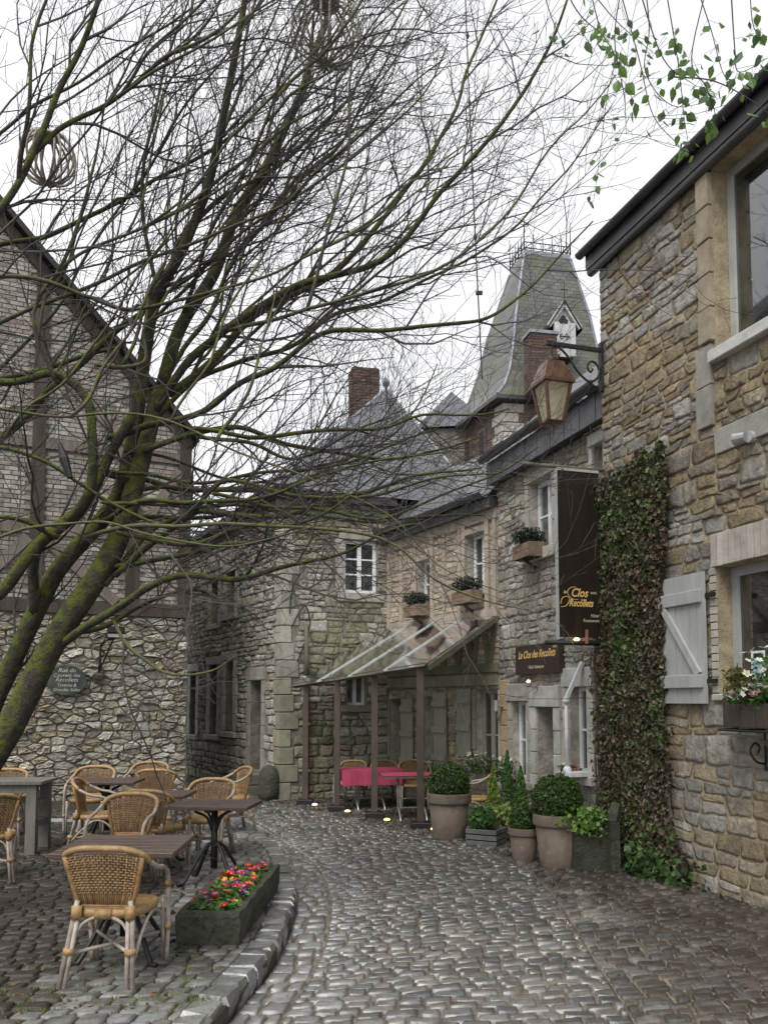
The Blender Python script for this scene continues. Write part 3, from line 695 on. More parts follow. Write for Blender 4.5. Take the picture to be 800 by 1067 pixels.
# ================================================================ hotel: stone front, then timber front
C1 = G(522,853); C2 = G(405,829); C3 = G(292,834); C4 = Vector((-4.75,19.7,0))
hotel = thing('stone_hotel', 'pale rubble stone hotel front with slate eaves between ivy and timber house', 'house', C0)
C0h = C0-WR.y*.2; WH = Wall(C0h, C1, 4.7); hotel.location = C0h; hotel.rotation_euler = (0,0,WH.rz)
EH = WH.loc(560, 482)[1]; WH.ht = EH
winA = WH.rect(534,731,550,812); door = WH.rect(560,737,578,850); winB = WH.rect(594,716,613,806); winU = WH.rect(552,498,576,572); winV = WH.rect(618,462,630,520)
door = (door[0], door[1], .14, door[3])
WH.holes = [winA, door, winB, winU, winV]
PAL = (.5,.485,.455)
def surround(W, parent, h, col, jw=.16, lh=.2, sill=.12, nj=4, left=True, right=True, proud=.025):
    if left: dressed(W, parent, (h[1], h[1]+jw, h[2], h[3]), col, n=nj, proud=proud)
    if right: dressed(W, parent, (h[0]-jw, h[0], h[2], h[3]), col, n=nj, proud=proud)
    dressed(W, parent, (h[0]-jw, h[1]+jw, h[3], h[3]+lh), jit(col, .1), 'lintel', proud=proud+.01)
    if sill: dressed(W, parent, (h[0]-jw-.03, h[1]+jw+.03, h[2]-sill, h[2]-.004), jit(col, .1), 'window_sill', proud=.08, depth=.2)
surround(WH, hotel, winA, (.36,.34,.3), .14, .25)
surround(WH, hotel, door, PAL, .18, .28, 0, 5)
surround(WH, hotel, winB, PAL, .15, .24)
surround(WH, hotel, winU, (.36,.34,.3), .12, .13, .16, 3)
surround(WH, hotel, winV, PAL, .08, .15, .1, 3)
dressed(WH, hotel, (WH.L-.3, WH.L-.04, .9, 2.0), (.42,.31,.19), 'corner_stone', n=5)
ho = WH.backing('wall', 'mortar_pale', hotel)
colH = lambda s, z: rnd.choice([(.42,.4,.36),(.5,.48,.435),(.34,.31,.265),(.42,.365,.28),(.37,.355,.33)])
st = coursed((0, WH.L, 0, EH), .17, .115, WH.holes+WH.skip, rr, gap=.007, h=.02, rough=.95, colf=colH, wav=.4, slant=.04)
pieces('stone', st, 'rubble', ho, WH.M, smooth=True)
window(WH, winA, hotel, 'paint_white', 2, 2, .045, -.1); window(WH, winB, hotel, 'paint_white', 2, 2, .05, -.12)
window(WH, winU, hotel, 'paint_white', 2, 2, .05, -.12); window(WH, winV, hotel, 'paint_white', 1, 2, .05, -.12)
# door leaf with glazed upper part
b = MB(); b.box(door[0]+.002, door[1]-.002, -.3, -.26, door[2]+.002, door[3]-.002); d = b.build('door', 'timber_dark', hotel)
b = MB(); b.box(door[0]+.14, door[1]-.14, -.2595, -.25, door[2]+.9, door[3]-.2); b.build('pane', 'pane', d)
b = MB(); b.box(door[0]+.14, door[1]-.14, -.2595, -.25, door[2]+.15, door[2]+.75); b.build('panel', 'timber_dark', d)
b = MB(); b.tube([(door[0]+.08,-.24,door[2]+.98),(door[0]+.2,-.235,door[2]+.98)], .012, 6); b.build('handle', 'steel', d)
b = MB(); b.box(door[0]-.25, door[1]+.25, 0, .35, 0, .13, (.3,.29,.27), bev=.015); b.build('doorstep', 'dressed', hotel, attr=True)
def eaves(W, parent, E, ext0=0, ext1=0, run=2.4, pitch=45, band=.3):
    n = int((W.L+ext0+ext1)/.17); x0 = -ext0
    fb = MB(); fb.box(-ext0, W.L+ext1, .02, .16, E+.0, E+band+.03); f_ = fb.build('fascia', 'zinc_dark', parent)
    for i in range(n):
        a = x0+(W.L+ext0+ext1)*i/n; q = MB(); q.box(a+.004, a+(W.L+ext0+ext1)/n-.004, .161, .178+.004*(i%2), E-.02, E+band, jit((.085,.088,.1), .3)); q.build('slate', 'slate_piece', f_, attr=True)
    b = MB(); g = [(.18+.075-.075*math.cos(t), E+band+.08-.075*math.sin(t)) for t in [PI*k/8 for k in range(9)]]
    v = [(x, y, z) for x in (-ext0, W.L+ext1) for (y, z) in g]; b.add(v, [(k, k+1, 10+k, 9+k) for k in range(8)]); b.build('gutter', 'zinc_dark', parent)
    dz = run*math.tan(R(pitch))
    roof('roof', [[(-ext0,.2,E+band+.05),(W.L+ext1,.2,E+band+.05),(W.L+ext1,.2-run,E+band+.05+dz),(-ext0,.2-run,E+band+.05+dz)],
                  [(W.L+ext1,.2-run,E+band+.05+dz),(-ext0,.2-run,E+band+.05+dz),(-ext0,.2-2*run,E+band+.05),(W.L+ext1,.2-2*run,E+band+.05)]], 'slate', parent)
eaves(WH, hotel, EH, 0, .02, run=1.5, pitch=43)
# ---- timber-framed house
timber = thing('timber_house', 'pale timber framed house with brick infill behind the glass canopy', 'house', C1)
WT = Wall(C1, C2, 4.6); timber.rotation_euler = (0,0,WT.rz)
ET = WT.loc(470, 545)[1]; ET = min(max(ET, 4.2), 5.2); WT.ht = ET
zG = WT.loc(463, 703)[1]            # top of stone ground floor
g1 = WT.rect(497,718,521,812); g2 = WT.rect(443,726,454,805); g3 = WT.rect(407,728,420,815); g3 = (g3[0], g3[1], .1, g3[3]); g1 = (max(.06, g1[0]), g1[1], .5, g1[3]); g2 = (g2[0], g2[1], .5, g2[3])
u1 = WT.rect(487,556,507,615); u2 = WT.rect(436,584,450,632)
WT.holes = [g1, g2, g3, u1, u2]
dressed(WT, timber, (0.02, WT.L-.02, zG-.2, zG), (.22,.215,.16), 'band_stone', n=6, vertical=False, proud=.04)
for h in (g1, g2, g3): dressed(WT, timber, (h[1], h[1]+.09, h[2], h[3]), (.25,.235,.19), n=3, proud=.03)
to = WT.backing('wall', 'mortar_pale', timber)
st = coursed((0, WT.L, 0, zG-.2), .22, .13, WT.holes+WT.skip, rr, gap=.008, h=.018, rough=.8, colf=lambda s, z: rnd.choice([(.38,.355,.265),(.34,.315,.245),(.3,.285,.225),(.42,.345,.225)]))
pieces('stone', st, 'rubble', to, WT.M, smooth=True)
# brick infill
BH = .085
def bricks(s0, s1, z0, z1, holes, pal, r, bw=.22, bh=BH, planes=(), h=.012, gap=.008):
    out = []; z = z0; k = 0
    while z < z1-.03:
        x = s0-(bw*.5 if k%2 else 0)
        while x < s1:
            a, e = max(s0, x), min(s1, x+bw); zz = min(z1, z+bh); cx, cz = (a+e)/2, (z+zz)/2; x += bw
            if e-a < .04 or any(h0-.02 < cx < h1+.02 and q0-.02 < cz < q1+.02 for h0, h1, q0, q1 in holes) or any(aa*cx+bb*cz > cc for aa, bb, cc in planes): continue
            yy = h*r.uniform(.6, 1.5); g = gap/2; j = lambda: r.uniform(-.003, .003)
            v = [(a+g,-.02,z+g),(e-g,-.02,z+g),(e-g,-.02,zz-g),(a+g,-.02,zz-g),(a+g+.004,yy+j(),z+g+.004),(e-g-.004,yy+j(),z+g+.004),(e-g-.004,yy+j(),zz-g-.004),(a+g+.004,yy+j(),zz-g-.004)]
            out.append((v, [(4,5,6,7),(0,1,5,4),(1,2,6,5),(2,3,7,6),(3,0,4,7)], jit(mixc(pal, r), .18, r)))
        z += bh; k += 1
    return out
beams = []
def beam(W, parent, p0, p1, wd, mat, y=.035, name='beam'):
    q = MB(); q.bar((p0[0], y-.03, p0[1]), (p1[0], y-.03, p1[1]), wd, .07, up=(0,1,0)); q.build(name, mat, parent)
xs = np.linspace(.06, WT.L-.05, 8)
pb = bricks(0, WT.L, zG, ET, [(h[0]-.06, h[1]+.06, h[2]-.06, h[3]+.06) for h in (u1, u2)], [(.42,.34,.26),(.38,.31,.245),(.45,.37,.29),(.35,.3,.24)], rr, .22, .09)
pieces('brick', pb, 'brick', to, WT.M)
zM = zG+(ET-zG)*.36
beam(WT, timber, (0, zM), (WT.L, zM), .13, 'timber_pale', .05, 'rail'); beam(WT, timber, (0, ET-.08), (WT.L, ET-.08), .15, 'timber_pale', .05, 'rail'); beam(WT, timber, (0, zG+.07), (WT.L, zG+.07), .14, 'timber_green', .05, 'rail')
for x in xs:
    if not any(h[0]-.14 < x < h[1]+.14 for h in (u1, u2)): beam(WT, timber, (x, zM+.066), (x, ET-.156), .08, 'timber_pale', .042, 'stud')
for h in (u1, u2):
    for x in (h[0]-.055, h[1]+.055): beam(WT, timber, (x, zM+.066), (x, ET-.156), .1, 'timber_pale', .046, 'window_post')
    beam(WT, timber, (h[0]-.004, h[2]-.045), (h[1]+.004, h[2]-.045), .08, 'timber_pale', .05, 'sill_rail'); beam(WT, timber, (h[0]-.004, h[3]+.05), (h[1]+.004, h[3]+.05), .09, 'timber_pale', .05, 'head_rail')
nb = 8
for i in range(nb):                 # V-shaped braces above the ground floor
    a = WT.L*(i+.5)/nb; dx = WT.L/nb*.42
    beam(WT, timber, (a, zG+.14), (a-dx, zM-.07), .1, 'timber_green', .04, 'brace'); beam(WT, timber, (a+.012, zG+.14), (a+dx, zM-.07), .1, 'timber_green', .044, 'brace')
window(WT, u1, timber, 'paint_white', 2, 2, .045, -.12, curtain=True); window(WT, u2, timber, 'paint_white', 2, 2, .045, -.12, curtain=True)
window(WT, g1, timber, 'paint_taupe', 2, 2, .06, -.1); window(WT, g2, timber, 'paint_taupe', 2, 2, .05, -.1)
b = MB(); b.box(g3[0]+.002, g3[1]-.002, -.3, -.26, g3[2], g3[3]-.002); d = b.build('door', 'timber_dark', timber); b = MB(); b.box(g3[0]+.1, g3[0]+.13, -.26, -.22, 1.0, 1.12); b.build('handle', 'steel', d)
def shutter(W, parent, px0, py0, px1, py1):
    s = W.rect(px0, py0, px1, py1); s = (s[0], s[1], max(s[2], .42), s[3]); o = bpy.data.objects.new('shutter', None); COL.objects.link(o); o.parent = parent; n = 4
    for i in range(n): q = MB(); q.box(s[0]+(s[1]-s[0])*i/n+.002, s[0]+(s[1]-s[0])*(i+1)/n-.002, .045, .07, s[2], s[3]); q.build('board', 'paint_taupe', o)
    for t in (.16, .52, .86): z = s[2]+(s[3]-s[2])*t; q = MB(); q.box(s[0]-.005, s[1]+.005, .0705, .1, z-.05, z+.05, bev=.005); q.build('batten', 'paint_taupe', o)
for a in ((480,718,493,802), (455,722,468,802), (421,728,433,804)): shutter(WT, timber, *a)
eaves(WT, timber, ET, 0, .25, run=1.6, pitch=42, band=.12)
# ================================================================ wing with pyramid roof: gable end wall and long receding wall
wing = thing('stone_wing', 'grey rubble stone house with slate pyramid roof at the bend of the street', 'house', C3)
WG = Wall(C2, C3, 5.1); WF = Wall(C3, C4, 5.1)
EW = WG.loc(345, 524)[1]; WG.ht = WF.ht = EW
def sub(W, parent, name, lab=None):
    o = bpy.data.objects.new(name, None); COL.objects.link(o); o.parent = parent; o.matrix_parent_inverse = parent.matrix_world.inverted() if False else Matrix.Translation(-Vector(parent.location)); o.location = W.A; o.rotation_euler = (0,0,W.rz); return o
wing.rotation_euler = (0,0,0)
fr_ = sub(WG, wing, 'street_front'); sd_ = sub(WF, wing, 'side_front')
wn = WG.rect(358,563,393,618); ws = WG.rect(361,702,382,735); WG.holes = [wn, ws]
dressed(WG, fr_, (wn[0]-.12, wn[1]+.12, wn[2]-.16, wn[2]-.004), (.3,.285,.25), 'window_sill', proud=.06, depth=.2)
dressed(WG, fr_, (wn[0]-.1, wn[1]+.1, wn[3], wn[3]+.2), (.3,.285,.25), 'lintel', proud=.03); dressed(WG, fr_, (wn[1], wn[1]+.16, wn[2], wn[3]), (.33,.31,.27), n=3)
dressed(WG, fr_, (ws[0]-.1, ws[1]+.1, ws[3], ws[3]+.14), (.27,.25,.2), 'lintel', proud=.03); dressed(WG, fr_, (ws[0]-.1, ws[1]+.1, ws[2]-.12, ws[2]-.004), (.27,.25,.2), 'window_sill', proud=.05, depth=.2)
for i in range(16): wq = (.17, .3, .22)[i%3]; dressed(WG, fr_, (WG.L-wq, WG.L+.02, i*.3+.004, i*.3+.296), (.23,.22,.16) if i < 7 else (.3,.285,.24), 'corner_stone', proud=.026, cj=.25)
wo = WG.backing('wall', 'mortar_grey', fr_, ends=False)
def colG(s, z):
    g = noise.noise(Vector((s*.9, z*.9, 9)))+(1-abs(s-WG.L*.72))*.5
    return rnd.choice([(.27,.26,.17),(.23,.225,.14),(.31,.285,.205)] if g > .35 else [(.42,.395,.335),(.47,.445,.39),(.35,.325,.275),(.39,.355,.28)])
pieces('stone', coursed((0, WG.L, 0, EW), .24, .135, WG.holes+WG.skip, rr, gap=.009, h=.024, rough=.9, colf=colG, wav=.3), 'rubble', wo, WG.M, smooth=True)
window(WG, wn, fr_, 'paint_white', 2, 3, .06, -.07, curtain=True); 
window(WG, ws, fr_, 'paint_white', 2, 1, .05, -.12)
b = MB(); b.box(-.1, WG.L+.16, .01, .17, EW, EW+.14); b.build('eaves_board', 'zinc_dark', fr_)
# side front
sp_ = []
def fw(px0, py0, px1, py1): return WF.rect(px0, py0, px1, py1)
fdoor = fw(261,709,273,800); fdoor = (fdoor[0], fdoor[1], .42, fdoor[3]); f1 = fw(235,688,244,762); f2 = fw(219,693,227,765); f3 = fw(237,596,246,640); f4 = fw(221,606,228,650); f5 = fw(199,700,205,765); f6 = fw(276,560,284,612)
WF.holes = [fdoor, f1, f2, f3, f4, f5]
for h in (f1, f2, f3, f4, f5): surround(WF, sd_, h, (.38,.365,.33), .2, .18, .12, 4, proud=.03)
surround(WF, sd_, fdoor, (.3,.28,.24), .16, .25, 0, 4)
for i in range(16): wq = (.3, .18, .26)[i%3]; dressed(WF, sd_, (-.02, wq, i*.3+.004, i*.3+.296), (.23,.22,.16) if i < 7 else (.32,.3,.25), 'corner_stone', proud=.03, cj=.25)
so_ = WF.backing('wall', 'mortar_grey', sd_, ends=False)
colF = lambda s, z: rnd.choice([(.43,.4,.35),(.5,.475,.425),(.36,.335,.29),(.44,.41,.34)])
pieces('stone', coursed((0, WF.L, 0, EW), .28, .14, WF.holes+WF.skip, rr, gap=.010, h=.03, rough=.8, colf=colF, wav=.22), 'rubble', so_, WF.M, smooth=True)
for h in (f1, f2, f3, f4, f5): window(WF, h, sd_, 'timber_grey', 1, 2, .06, -.15)
b = MB(); b.box(fdoor[0], fdoor[1], -.3, -.26, fdoor[2], fdoor[3]); b.build('door', 'timber_dark', sd_)
for k in range(2): b = MB(); b.box(fdoor[0]-.2, fdoor[1]+.2, .0, .7-.35*k, .2*k, .2+.2*k, (.12,.12,.09), bev=.02); b.build('doorstep', 'dressed', sd_, attr=True)
b = MB(); b.box(-.16, WF.L, .01, .22, EW, EW+.1); b.build('eaves_board', 'zinc_dark', sd_)
nd = int(WF.L*.5/.16)
for i in range(nd): q = MB(); q.box(i*.16+.02, i*.16+.1, .012, .1, EW-.14, EW-.002, (.25,.23,.2)); q.build('dentil', 'dressed', sd_, attr=True)
inv = Vector(wing.location)
apex = U(402,405,18.6); e0 = WG.P(WG.L+.18,.2,EW+.14); e1 = WG.P(-1.9,.2,EW+.14); bl_ = WF.P(WF.loc(250,560)[0],.2,EW+.14); br_ = bl_+(e1-e0)
roof('roof', [[e0-inv, e1-inv, apex-inv], [bl_-inv, e0-inv, apex-inv], [e1-inv, br_-inv, apex-inv], [br_-inv, bl_-inv, apex-inv]], 'slate', wing)
b = MB(); b.box(-1.85, -.02, -.4, -.06, 3.6, EW+.12); b.build('upper_side_wall', 'slate_piece', fr_)
fl0 = bl_; fl1 = WF.P(WF.L,.22,EW+.1)
roof('low_roof', [[fl1-inv, fl0-inv, fl0-inv+Vector((2,1,.25)), fl1-inv+Vector((2,1,.25))]], 'slate', wing)
b = MB(); ai = apex-inv; b.lathe([(.05,-.12),(.035,.02),(.07,.06),(.09,.14),(.05,.22),(.015,.26)], 10, tuple(ai)); b.build('finial', 'lead', wing, smooth=True)
for q_ in (e0, e1): b = MB(); b.tube([q_-inv, apex-inv], .035, 6); b.build('hip_flashing', 'lead', wing)
def chimney(name, parent, px0, py0, px1, py1, Y, inv, depth=.55, cap=True, rz=.2, drop=1.2):
    a, b2, t = U(px0, py1, Y), U(px1, py1, Y), U((px0+px1)/2, py0, Y); c = (a+b2)/2; wd = (b2-a).length; hh = t.z-c.z
    o = bpy.data.objects.new(name, None); COL.objects.link(o); o.parent = parent; o.location = Vector((c.x, c.y, c.z-drop))-inv; o.rotation_euler = (0,0,rz)
    q = MB(); q.box(-wd/2+.01, wd/2-.01, -depth/2+.01, depth/2-.01, -.2, hh+drop); q.build('core', 'mortar_grey', o)
    pal = [(.115,.065,.052),(.095,.058,.048),(.14,.08,.062),(.085,.062,.056)]; z = -.2; k = 0; out = []
    while z < hh+drop-.05:
        for (sx, sy, L, rot) in ((-wd/2, -depth/2, wd, 0), (wd/2, -depth/2, depth, 1), (-wd/2, depth/2, depth, 3)):
            x = -(.11 if k%2 else 0)
            while x < L-.02:
                p, e = max(0, x)+.005, min(L, x+.22)-.005; x += .22
                if e-p < .03: continue
                vv = [(p,.012,z+.005),(e,.012,z+.005),(e,.012,z+.065),(p,.012,z+.065),(p,-.0,z+.005),(e,-.0,z+.005),(e,0,z+.065),(p,0,z+.065)]
                an = {0: 0, 1: PI/2, 3: -PI/2}[rot]; m = Matrix.Translation((sx, sy, 0)) @ Matrix.Rotation(an, 4, 'Z') @ Matrix.Scale(-1, 4, (0,1,0))
                out.append(([tuple(m @ Vector(q_)) for q_ in vv], [(0,1,2,3),(0,4,5,1),(1,5,6,2),(2,6,7,3),(3,7,4,0)], jit(mixc(pal), .25)))
        z += .072; k += 1
    bb = MB()
    for v_, f_, c_ in out: bb.add(v_, f_, c_)
    bb.build('brickwork', 'brick', o, attr=True)['kind'] = 'stuff'
    if cap: q = MB(); q.box(-wd/2-.05, wd/2+.05, -depth/2-.05, depth/2+.05, hh+drop, hh+drop+.08); q.build('cap', 'lead', o)
    return o
chimney('chimney', wing, 365, 387, 393, 430, 20.5, inv, cap=False)
# downpipe and cable on the wing's corner
dp = thing('downpipe', 'white lower and green upper drainpipe at the stone corner', 'pipe', WG.P(WG.L-.42,.0,0), WG.rz)
b = MB(); zt = WG.loc(300, 655)[1]; b.tube([(0,.08,0),(0,.08,zt*.72)], .045, 8); b.build('lower_pipe', 'pipe_white', dp, smooth=True)
b = MB(); b.tube([(0,.08,zt*.72),(0,.08,zt),(0.02,.05,zt+.12)], .04, 8); b.build('upper_pipe', 'timber_green', dp, smooth=True)
for z in (.5, 1.3, 2.0): b = MB(); b.box(-.06,.06,0,.13,z-.02,z+.02); b.build('clip', 'steel', dp)
cb = MB(); pts = [WG.loc(*q) for q in ((303,655),(310,640),(318,632),(322,650),(316,672),(309,690))]; cb.tube(catmull([(s, .05, z) for s, z in pts], 6), .012, 5)
pts = [WG.loc(*q) for q in ((301,640),(303,620),(308,605),(318,592))]; cb.tube(catmull([(s, .05, z) for s, z in pts], 6), .012, 5)
tag(cb.build('cable', 'black_metal', None, loc=WG.A, rot=(0,0,WG.rz)), 'loose black cable looping on the stone wall above the drainpipe', 'cable')
bs = MB(); p = G(280, 834); bs.lathe([(.17,0),(.19,.15),(.18,.42),(.12,.55),(.03,.6)], 12); tag(bs.build('guard_stone', 'trough_stone', None, loc=(p.x, p.y, 0), smooth=True), 'rounded mossy guard stone at the wing corner', 'stone')
# ================================================================ slate tower
Y0 = 22.5
tower = thing('slate_tower', 'tall tower with steep mossy slate roof and iron cresting', 'tower', (4.0, Y0, 0)); inv = Vector(tower.location)
Tb = U(546,264,22.4); Ta = U(531,282,23.6); Tc = U(594,268,22.7); zt = Tb.z; Ta.z = Tc.z = zt; Td = Ta+Tc-Tb
Bb = U(518,410,21.2); ze = Bb.z; Ba = U(458,455,24.8); Bc = U(668,420,21.9); Ba.z = Bc.z = ze; Bd = Ba+Bc-Bb
def lerpr(k, infl): 
    out = []
    for t_, b_ in ((Tb, Bb), (Tc, Bc), (Td, Bd), (Ta, Ba)):
        p = b_.lerp(t_, k); cxy = (Bb+Bc+Bd+Ba)/4; q = p+(cxy-p)*infl; q.z = b_.lerp(t_, k).z; out.append(q)
    return out
rings = [lerpr(0, 0), lerpr(.08, .12), lerpr(.2, .2), lerpr(.36, .2), lerpr(.6, .12), lerpr(1, 0)]
pol = []
for a, c in zip(rings, rings[1:]):
    for j in range(4): pol.append([a[j]-inv, a[(j+1)%4]-inv, c[(j+1)%4]-inv, c[j]-inv])
roof('roof', pol, 'slate_mossy', tower)
b = MB(); b.poly([q-inv for q in rings[-1]], .12); b.build('roof_cap', 'lead', tower)
for j in range(4): b = MB(); b.tube([r0[j]-inv for r0 in rings], .04, 6); b.build('hip_flashing', 'lead', tower)
cen = (Bb+Bc+Bd+Ba)/4
wallq = [p+(cen-p)*.14 for p in (Bb, Bc, Bd, Ba)]
b = MB(); b.poly([Vector((p.x, p.y, 3.0))-inv for p in wallq], ze-3.0-.02); b.build('wall', 'mortar_grey', tower)
b = MB(); b.poly([p+(cen-p)*-.02-inv+Vector((0,0,-.12)) for p in (Bb, Bc, Bd, Ba)], .1); b.build('eaves_board', 'zinc_dark', tower)
def facing(p, q, z0, z1, pal, bw, bh, name, holes=()):
    W = Wall(q, p, z1); out = []
    for v, f, c in bricks(0, W.L, z0, z1, holes, pal, rr, bw, bh): out.append(([tuple(W.M @ Vector(x)-inv) for x in v], f, c))
    bb = MB()
    for v, f, c in out: bb.add(v, f, c)
    o = bb.build(name, 'brick', tower, attr=True); o['kind'] = 'stuff'; return W
for (p, q) in ((wallq[0], wallq[1]), (wallq[3], wallq[0])):
    W = facing(p, q, 5.0, ze-.1, [(.14,.085,.068),(.12,.078,.064),(.17,.11,.09)], .24, .08, 'brickwork')
    for i in range(14):
        for (x0, x1) in ((-.03, .4 if i%2 else .55), (W.L-(.55 if i%2 else .4), W.L+.03)):
            z = 6.4+i*.26; 
            if z+.26 > ze: continue
            q_ = MB(); q_.box(x0, x1, -.03, .05, z+.01, z+.25, jit((.42,.4,.36), .15), bev=.012, m=Matrix.Translation(-inv) @ W.M); q_.build('quoin', 'dressed', tower, attr=True)
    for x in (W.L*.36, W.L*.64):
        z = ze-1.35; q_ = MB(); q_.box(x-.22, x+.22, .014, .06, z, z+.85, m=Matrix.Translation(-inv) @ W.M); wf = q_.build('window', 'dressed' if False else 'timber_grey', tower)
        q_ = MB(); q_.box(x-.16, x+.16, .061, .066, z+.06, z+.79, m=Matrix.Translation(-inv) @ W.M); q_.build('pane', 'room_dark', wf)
# cresting
cr_ = MB(); top = [q+Vector((0,0,.12))-inv for q in rings[-1]]
for j in range(4):
    a, c = top[j], top[(j+1)%4]; n = 5
    cr_.bar(a+Vector((0,0,.22)), c+Vector((0,0,.22)), .02); cr_.bar(a+Vector((0,0,.05)), c+Vector((0,0,.05)), .02)
    for k in range(n+1):
        p = a.lerp(c, k/n); hgt = .95 if k in (0, n) else .5; cr_.tube([p, p+Vector((0,0,hgt))], [.018,.008], 5)
        if k < n:
            m = a.lerp(c, (k+.5)/n); d = (c-a).normalized()
            cr_.tube([m+d*.09*math.cos(t)+Vector((0,0,.13+.09*math.sin(t))) for t in np.linspace(0, 2*PI, 11)], .009, 4)
    cr_.tube([a+Vector((0,0,.7)), a+(c-a).normalized()*.15+Vector((0,0,.72))], .01, 4); cr_.tube([a+Vector((0,0,.7)), a-(c-a).normalized()*.15+Vector((0,0,.72))], .01, 4)
cr_.build('cresting', 'iron', tower)
M('paint_pale', (.45,.46,.46), .6, .2, 5, .1, 30)
# dormer on the front face
fx = (Bc-Bb).normalized(); fy = Vector((0,0,1)).cross(fx)*-1     # fy points towards the camera
dc = U(587,368,21.55); dt = U(586,318,21.55); hw = .36; dh = dt.z-dc.z
dm = bpy.data.objects.new('dormer', None); COL.objects.link(dm); dm.parent = tower; dm.location = dc-inv; dm.rotation_euler = (0,0,math.atan2(fx.y, fx.x))
wl = dh*.6
b = MB(); b.box(-hw*.72, hw*.72, .0, 1.2, -.15, wl); b.build('cheek', 'slate_piece', dm) 
b = MB(); b.add([(-hw*.72,-.01,wl),(hw*.72,-.01,wl),(0,-.01,dh*.96),(-hw*.72,.3,wl),(hw*.72,.3,wl),(0,.3,dh*.96)], [(0,1,2),(3,5,4),(0,3,4,1)]); b.build('gable_board', 'paint_pale', dm)
for s_ in (-1, 1):
    b = MB(); b.bar((s_*hw*1.25,-.06,wl-.12), (0,-.06,dh+.02), .12, .1, up=(0,1,0)); b.build('bargeboard', 'paint_pale', dm)
    b = MB(); b.add([(s_*hw*1.32,-.14,wl-.13),(0,-.14,dh+.1),(0,1.4,dh+.1),(s_*hw*1.32,1.4,wl-.13),(s_*hw*1.32,-.14,wl-.19),(0,-.14,dh+.04),(0,1.4,dh+.04),(s_*hw*1.32,1.4,wl-.19)], [(0,1,2,3),(4,7,6,5),(0,4,5,1),(3,2,6,7),(0,3,7,4)]); b.build('dormer_roof', 'slate_piece', dm)
    b = MB(); b.box(s_*hw*.62-.07, s_*hw*.62+.07, -.12, -.005, -.12, wl, bev=.01); b.build('pilaster', 'paint_pale', dm)
b = MB(); b.box(-hw*.5, hw*.5, -.05, -.004, -.12, wl-.02); sh_ = b.build('loft_door', 'paint_pale', dm)
b = MB(); b.bar((-.17,-.056,wl*.55), (.17,-.056,wl*.55), .012, .03)
for sx in (-1, 1):
    b.tube([(sx*(.06+.05*math.cos(t)), -.056, wl*.55+.07*math.sin(t)) for t in np.linspace(-2, 2, 9)], .011, 4)
b.build('scroll_hinge', 'black_metal', sh_)
b = MB()
for (x, z, rr_) in ((-.06,.0,.07),(.06,0,.07),(0,.09,.07)): b.lathe([(rr_,0),(rr_,.012)], 10, (x, z, 0))
tr_ = b.build('trefoil', 'room_dark', dm, loc=(0,-.011,wl+.08), rot=(PI/2,0,0))
b = MB(); b.tube([(0,-.1,dh),(0,-.1,dh+.62)], [.02,.008], 5); b.bar((-.1,-.1,dh+.38), (.1,-.1,dh+.38), .02); b.build('finial', 'iron', dm)
chimney('chimney', tower, 549, 352, 577, 388, 21.0, inv, .5, drop=.35)
# small slate roof between wing and tower
sr = thing('slate_turret', 'small slate hipped roof beside the tower', 'house', (1.8, 25, 0)); inv = Vector(sr.location)
ap = U(470,408,25); e = [U(432,446,23.8), U(512,452,23.4), U(520,440,27), U(440,436,27)]; zz = e[0].z
for q in e: q.z = zz
roof('roof', [[e[j]-inv, e[(j+1)%4]-inv, ap-inv] for j in range(4)], 'slate', sr)
b = MB(); b.poly([Vector((q.x, q.y, 0))+(Vector((1.8,25,0))-Vector((q.x,q.y,0)))*.1-inv for q in e], zz-.02); b.build('wall', 'mortar_grey', sr)
# ================================================================ left timber gable house
L1 = G(193,835); L0 = G(0,845); dl = (L0-L1).normalized(); LE = L1+dl*8.5
gable = thing('gable_house', 'old house with rubble stone base and dark timbered brick gable at left', 'house', L1)
WL = Wall(L1, LE, 2.9); gable.rotation_euler = (0,0,WL.rz)
zb = WL.loc(100, 641)[1]; WL.ht = zb
low = WL.backing('wall', 'mortar_grey', gable)
def colL(s, z):
    return rnd.choice([(.31,.285,.235),(.37,.34,.28),(.43,.405,.335),(.27,.245,.195),(.34,.29,.2),(.45,.435,.38)])
pieces('stone', rubble((0, 4.2, 0, zb), .2, .105, [], None, rr, jx=.5, gap=.009, h=.04, rough=1.0, colf=colL), 'rubble_mossy', low, WL.M)
# gable outline: roof line through two photo points
ra = WL.loc(191, 452); rb = WL.loc(36, 266); ks = (rb[1]-ra[1])/(rb[0]-ra[0]); apx = 4.25; za = ra[1]+ks*(apx-ra[0])
planes = [(-ks, 1, ra[1]-ks*ra[0])]
zr0 = ra[1]-ks*ra[0]
b = MB(); b.poly([(0,.0,zb),(8.5,.0,zb),(8.5,.0,zr0),(apx,.0,za),(0,.0,zr0)], .35, Vector((0,-1,0))); up_ = b.build('upper_wall', 'mortar_grey', gable)
tim = []
def tb(p, q, wd=.2, mat='timber_dark', y=.05, name='timber'): beam(WL, gable, p, q, wd, mat, y, name)
posts = [0.09, .95*1.0, WL.loc(38, 560)[0], 3.55]
levels = [zb+.11, WL.loc(100, 520)[1] if False else zb+1.35, zb+2.75]
zpost = [min(zr0+ks*x-.12, zr0+ks*x-.1) for x in posts]
hb = []
for x, zt_ in zip(posts, zpost): hb.append((x-.1, x+.1, zb, zt_))
for z in levels: hb.append((0, 4.3, z-.09, z+.09))
palb = [(.29,.275,.25),(.325,.31,.285),(.25,.235,.21),(.3,.275,.24),(.36,.345,.315),(.26,.215,.185)]
pieces('brick', bricks(0, 4.3, zb, za, hb, palb, rr, .21, .075, planes, h=.014), 'brick', up_, WL.M)
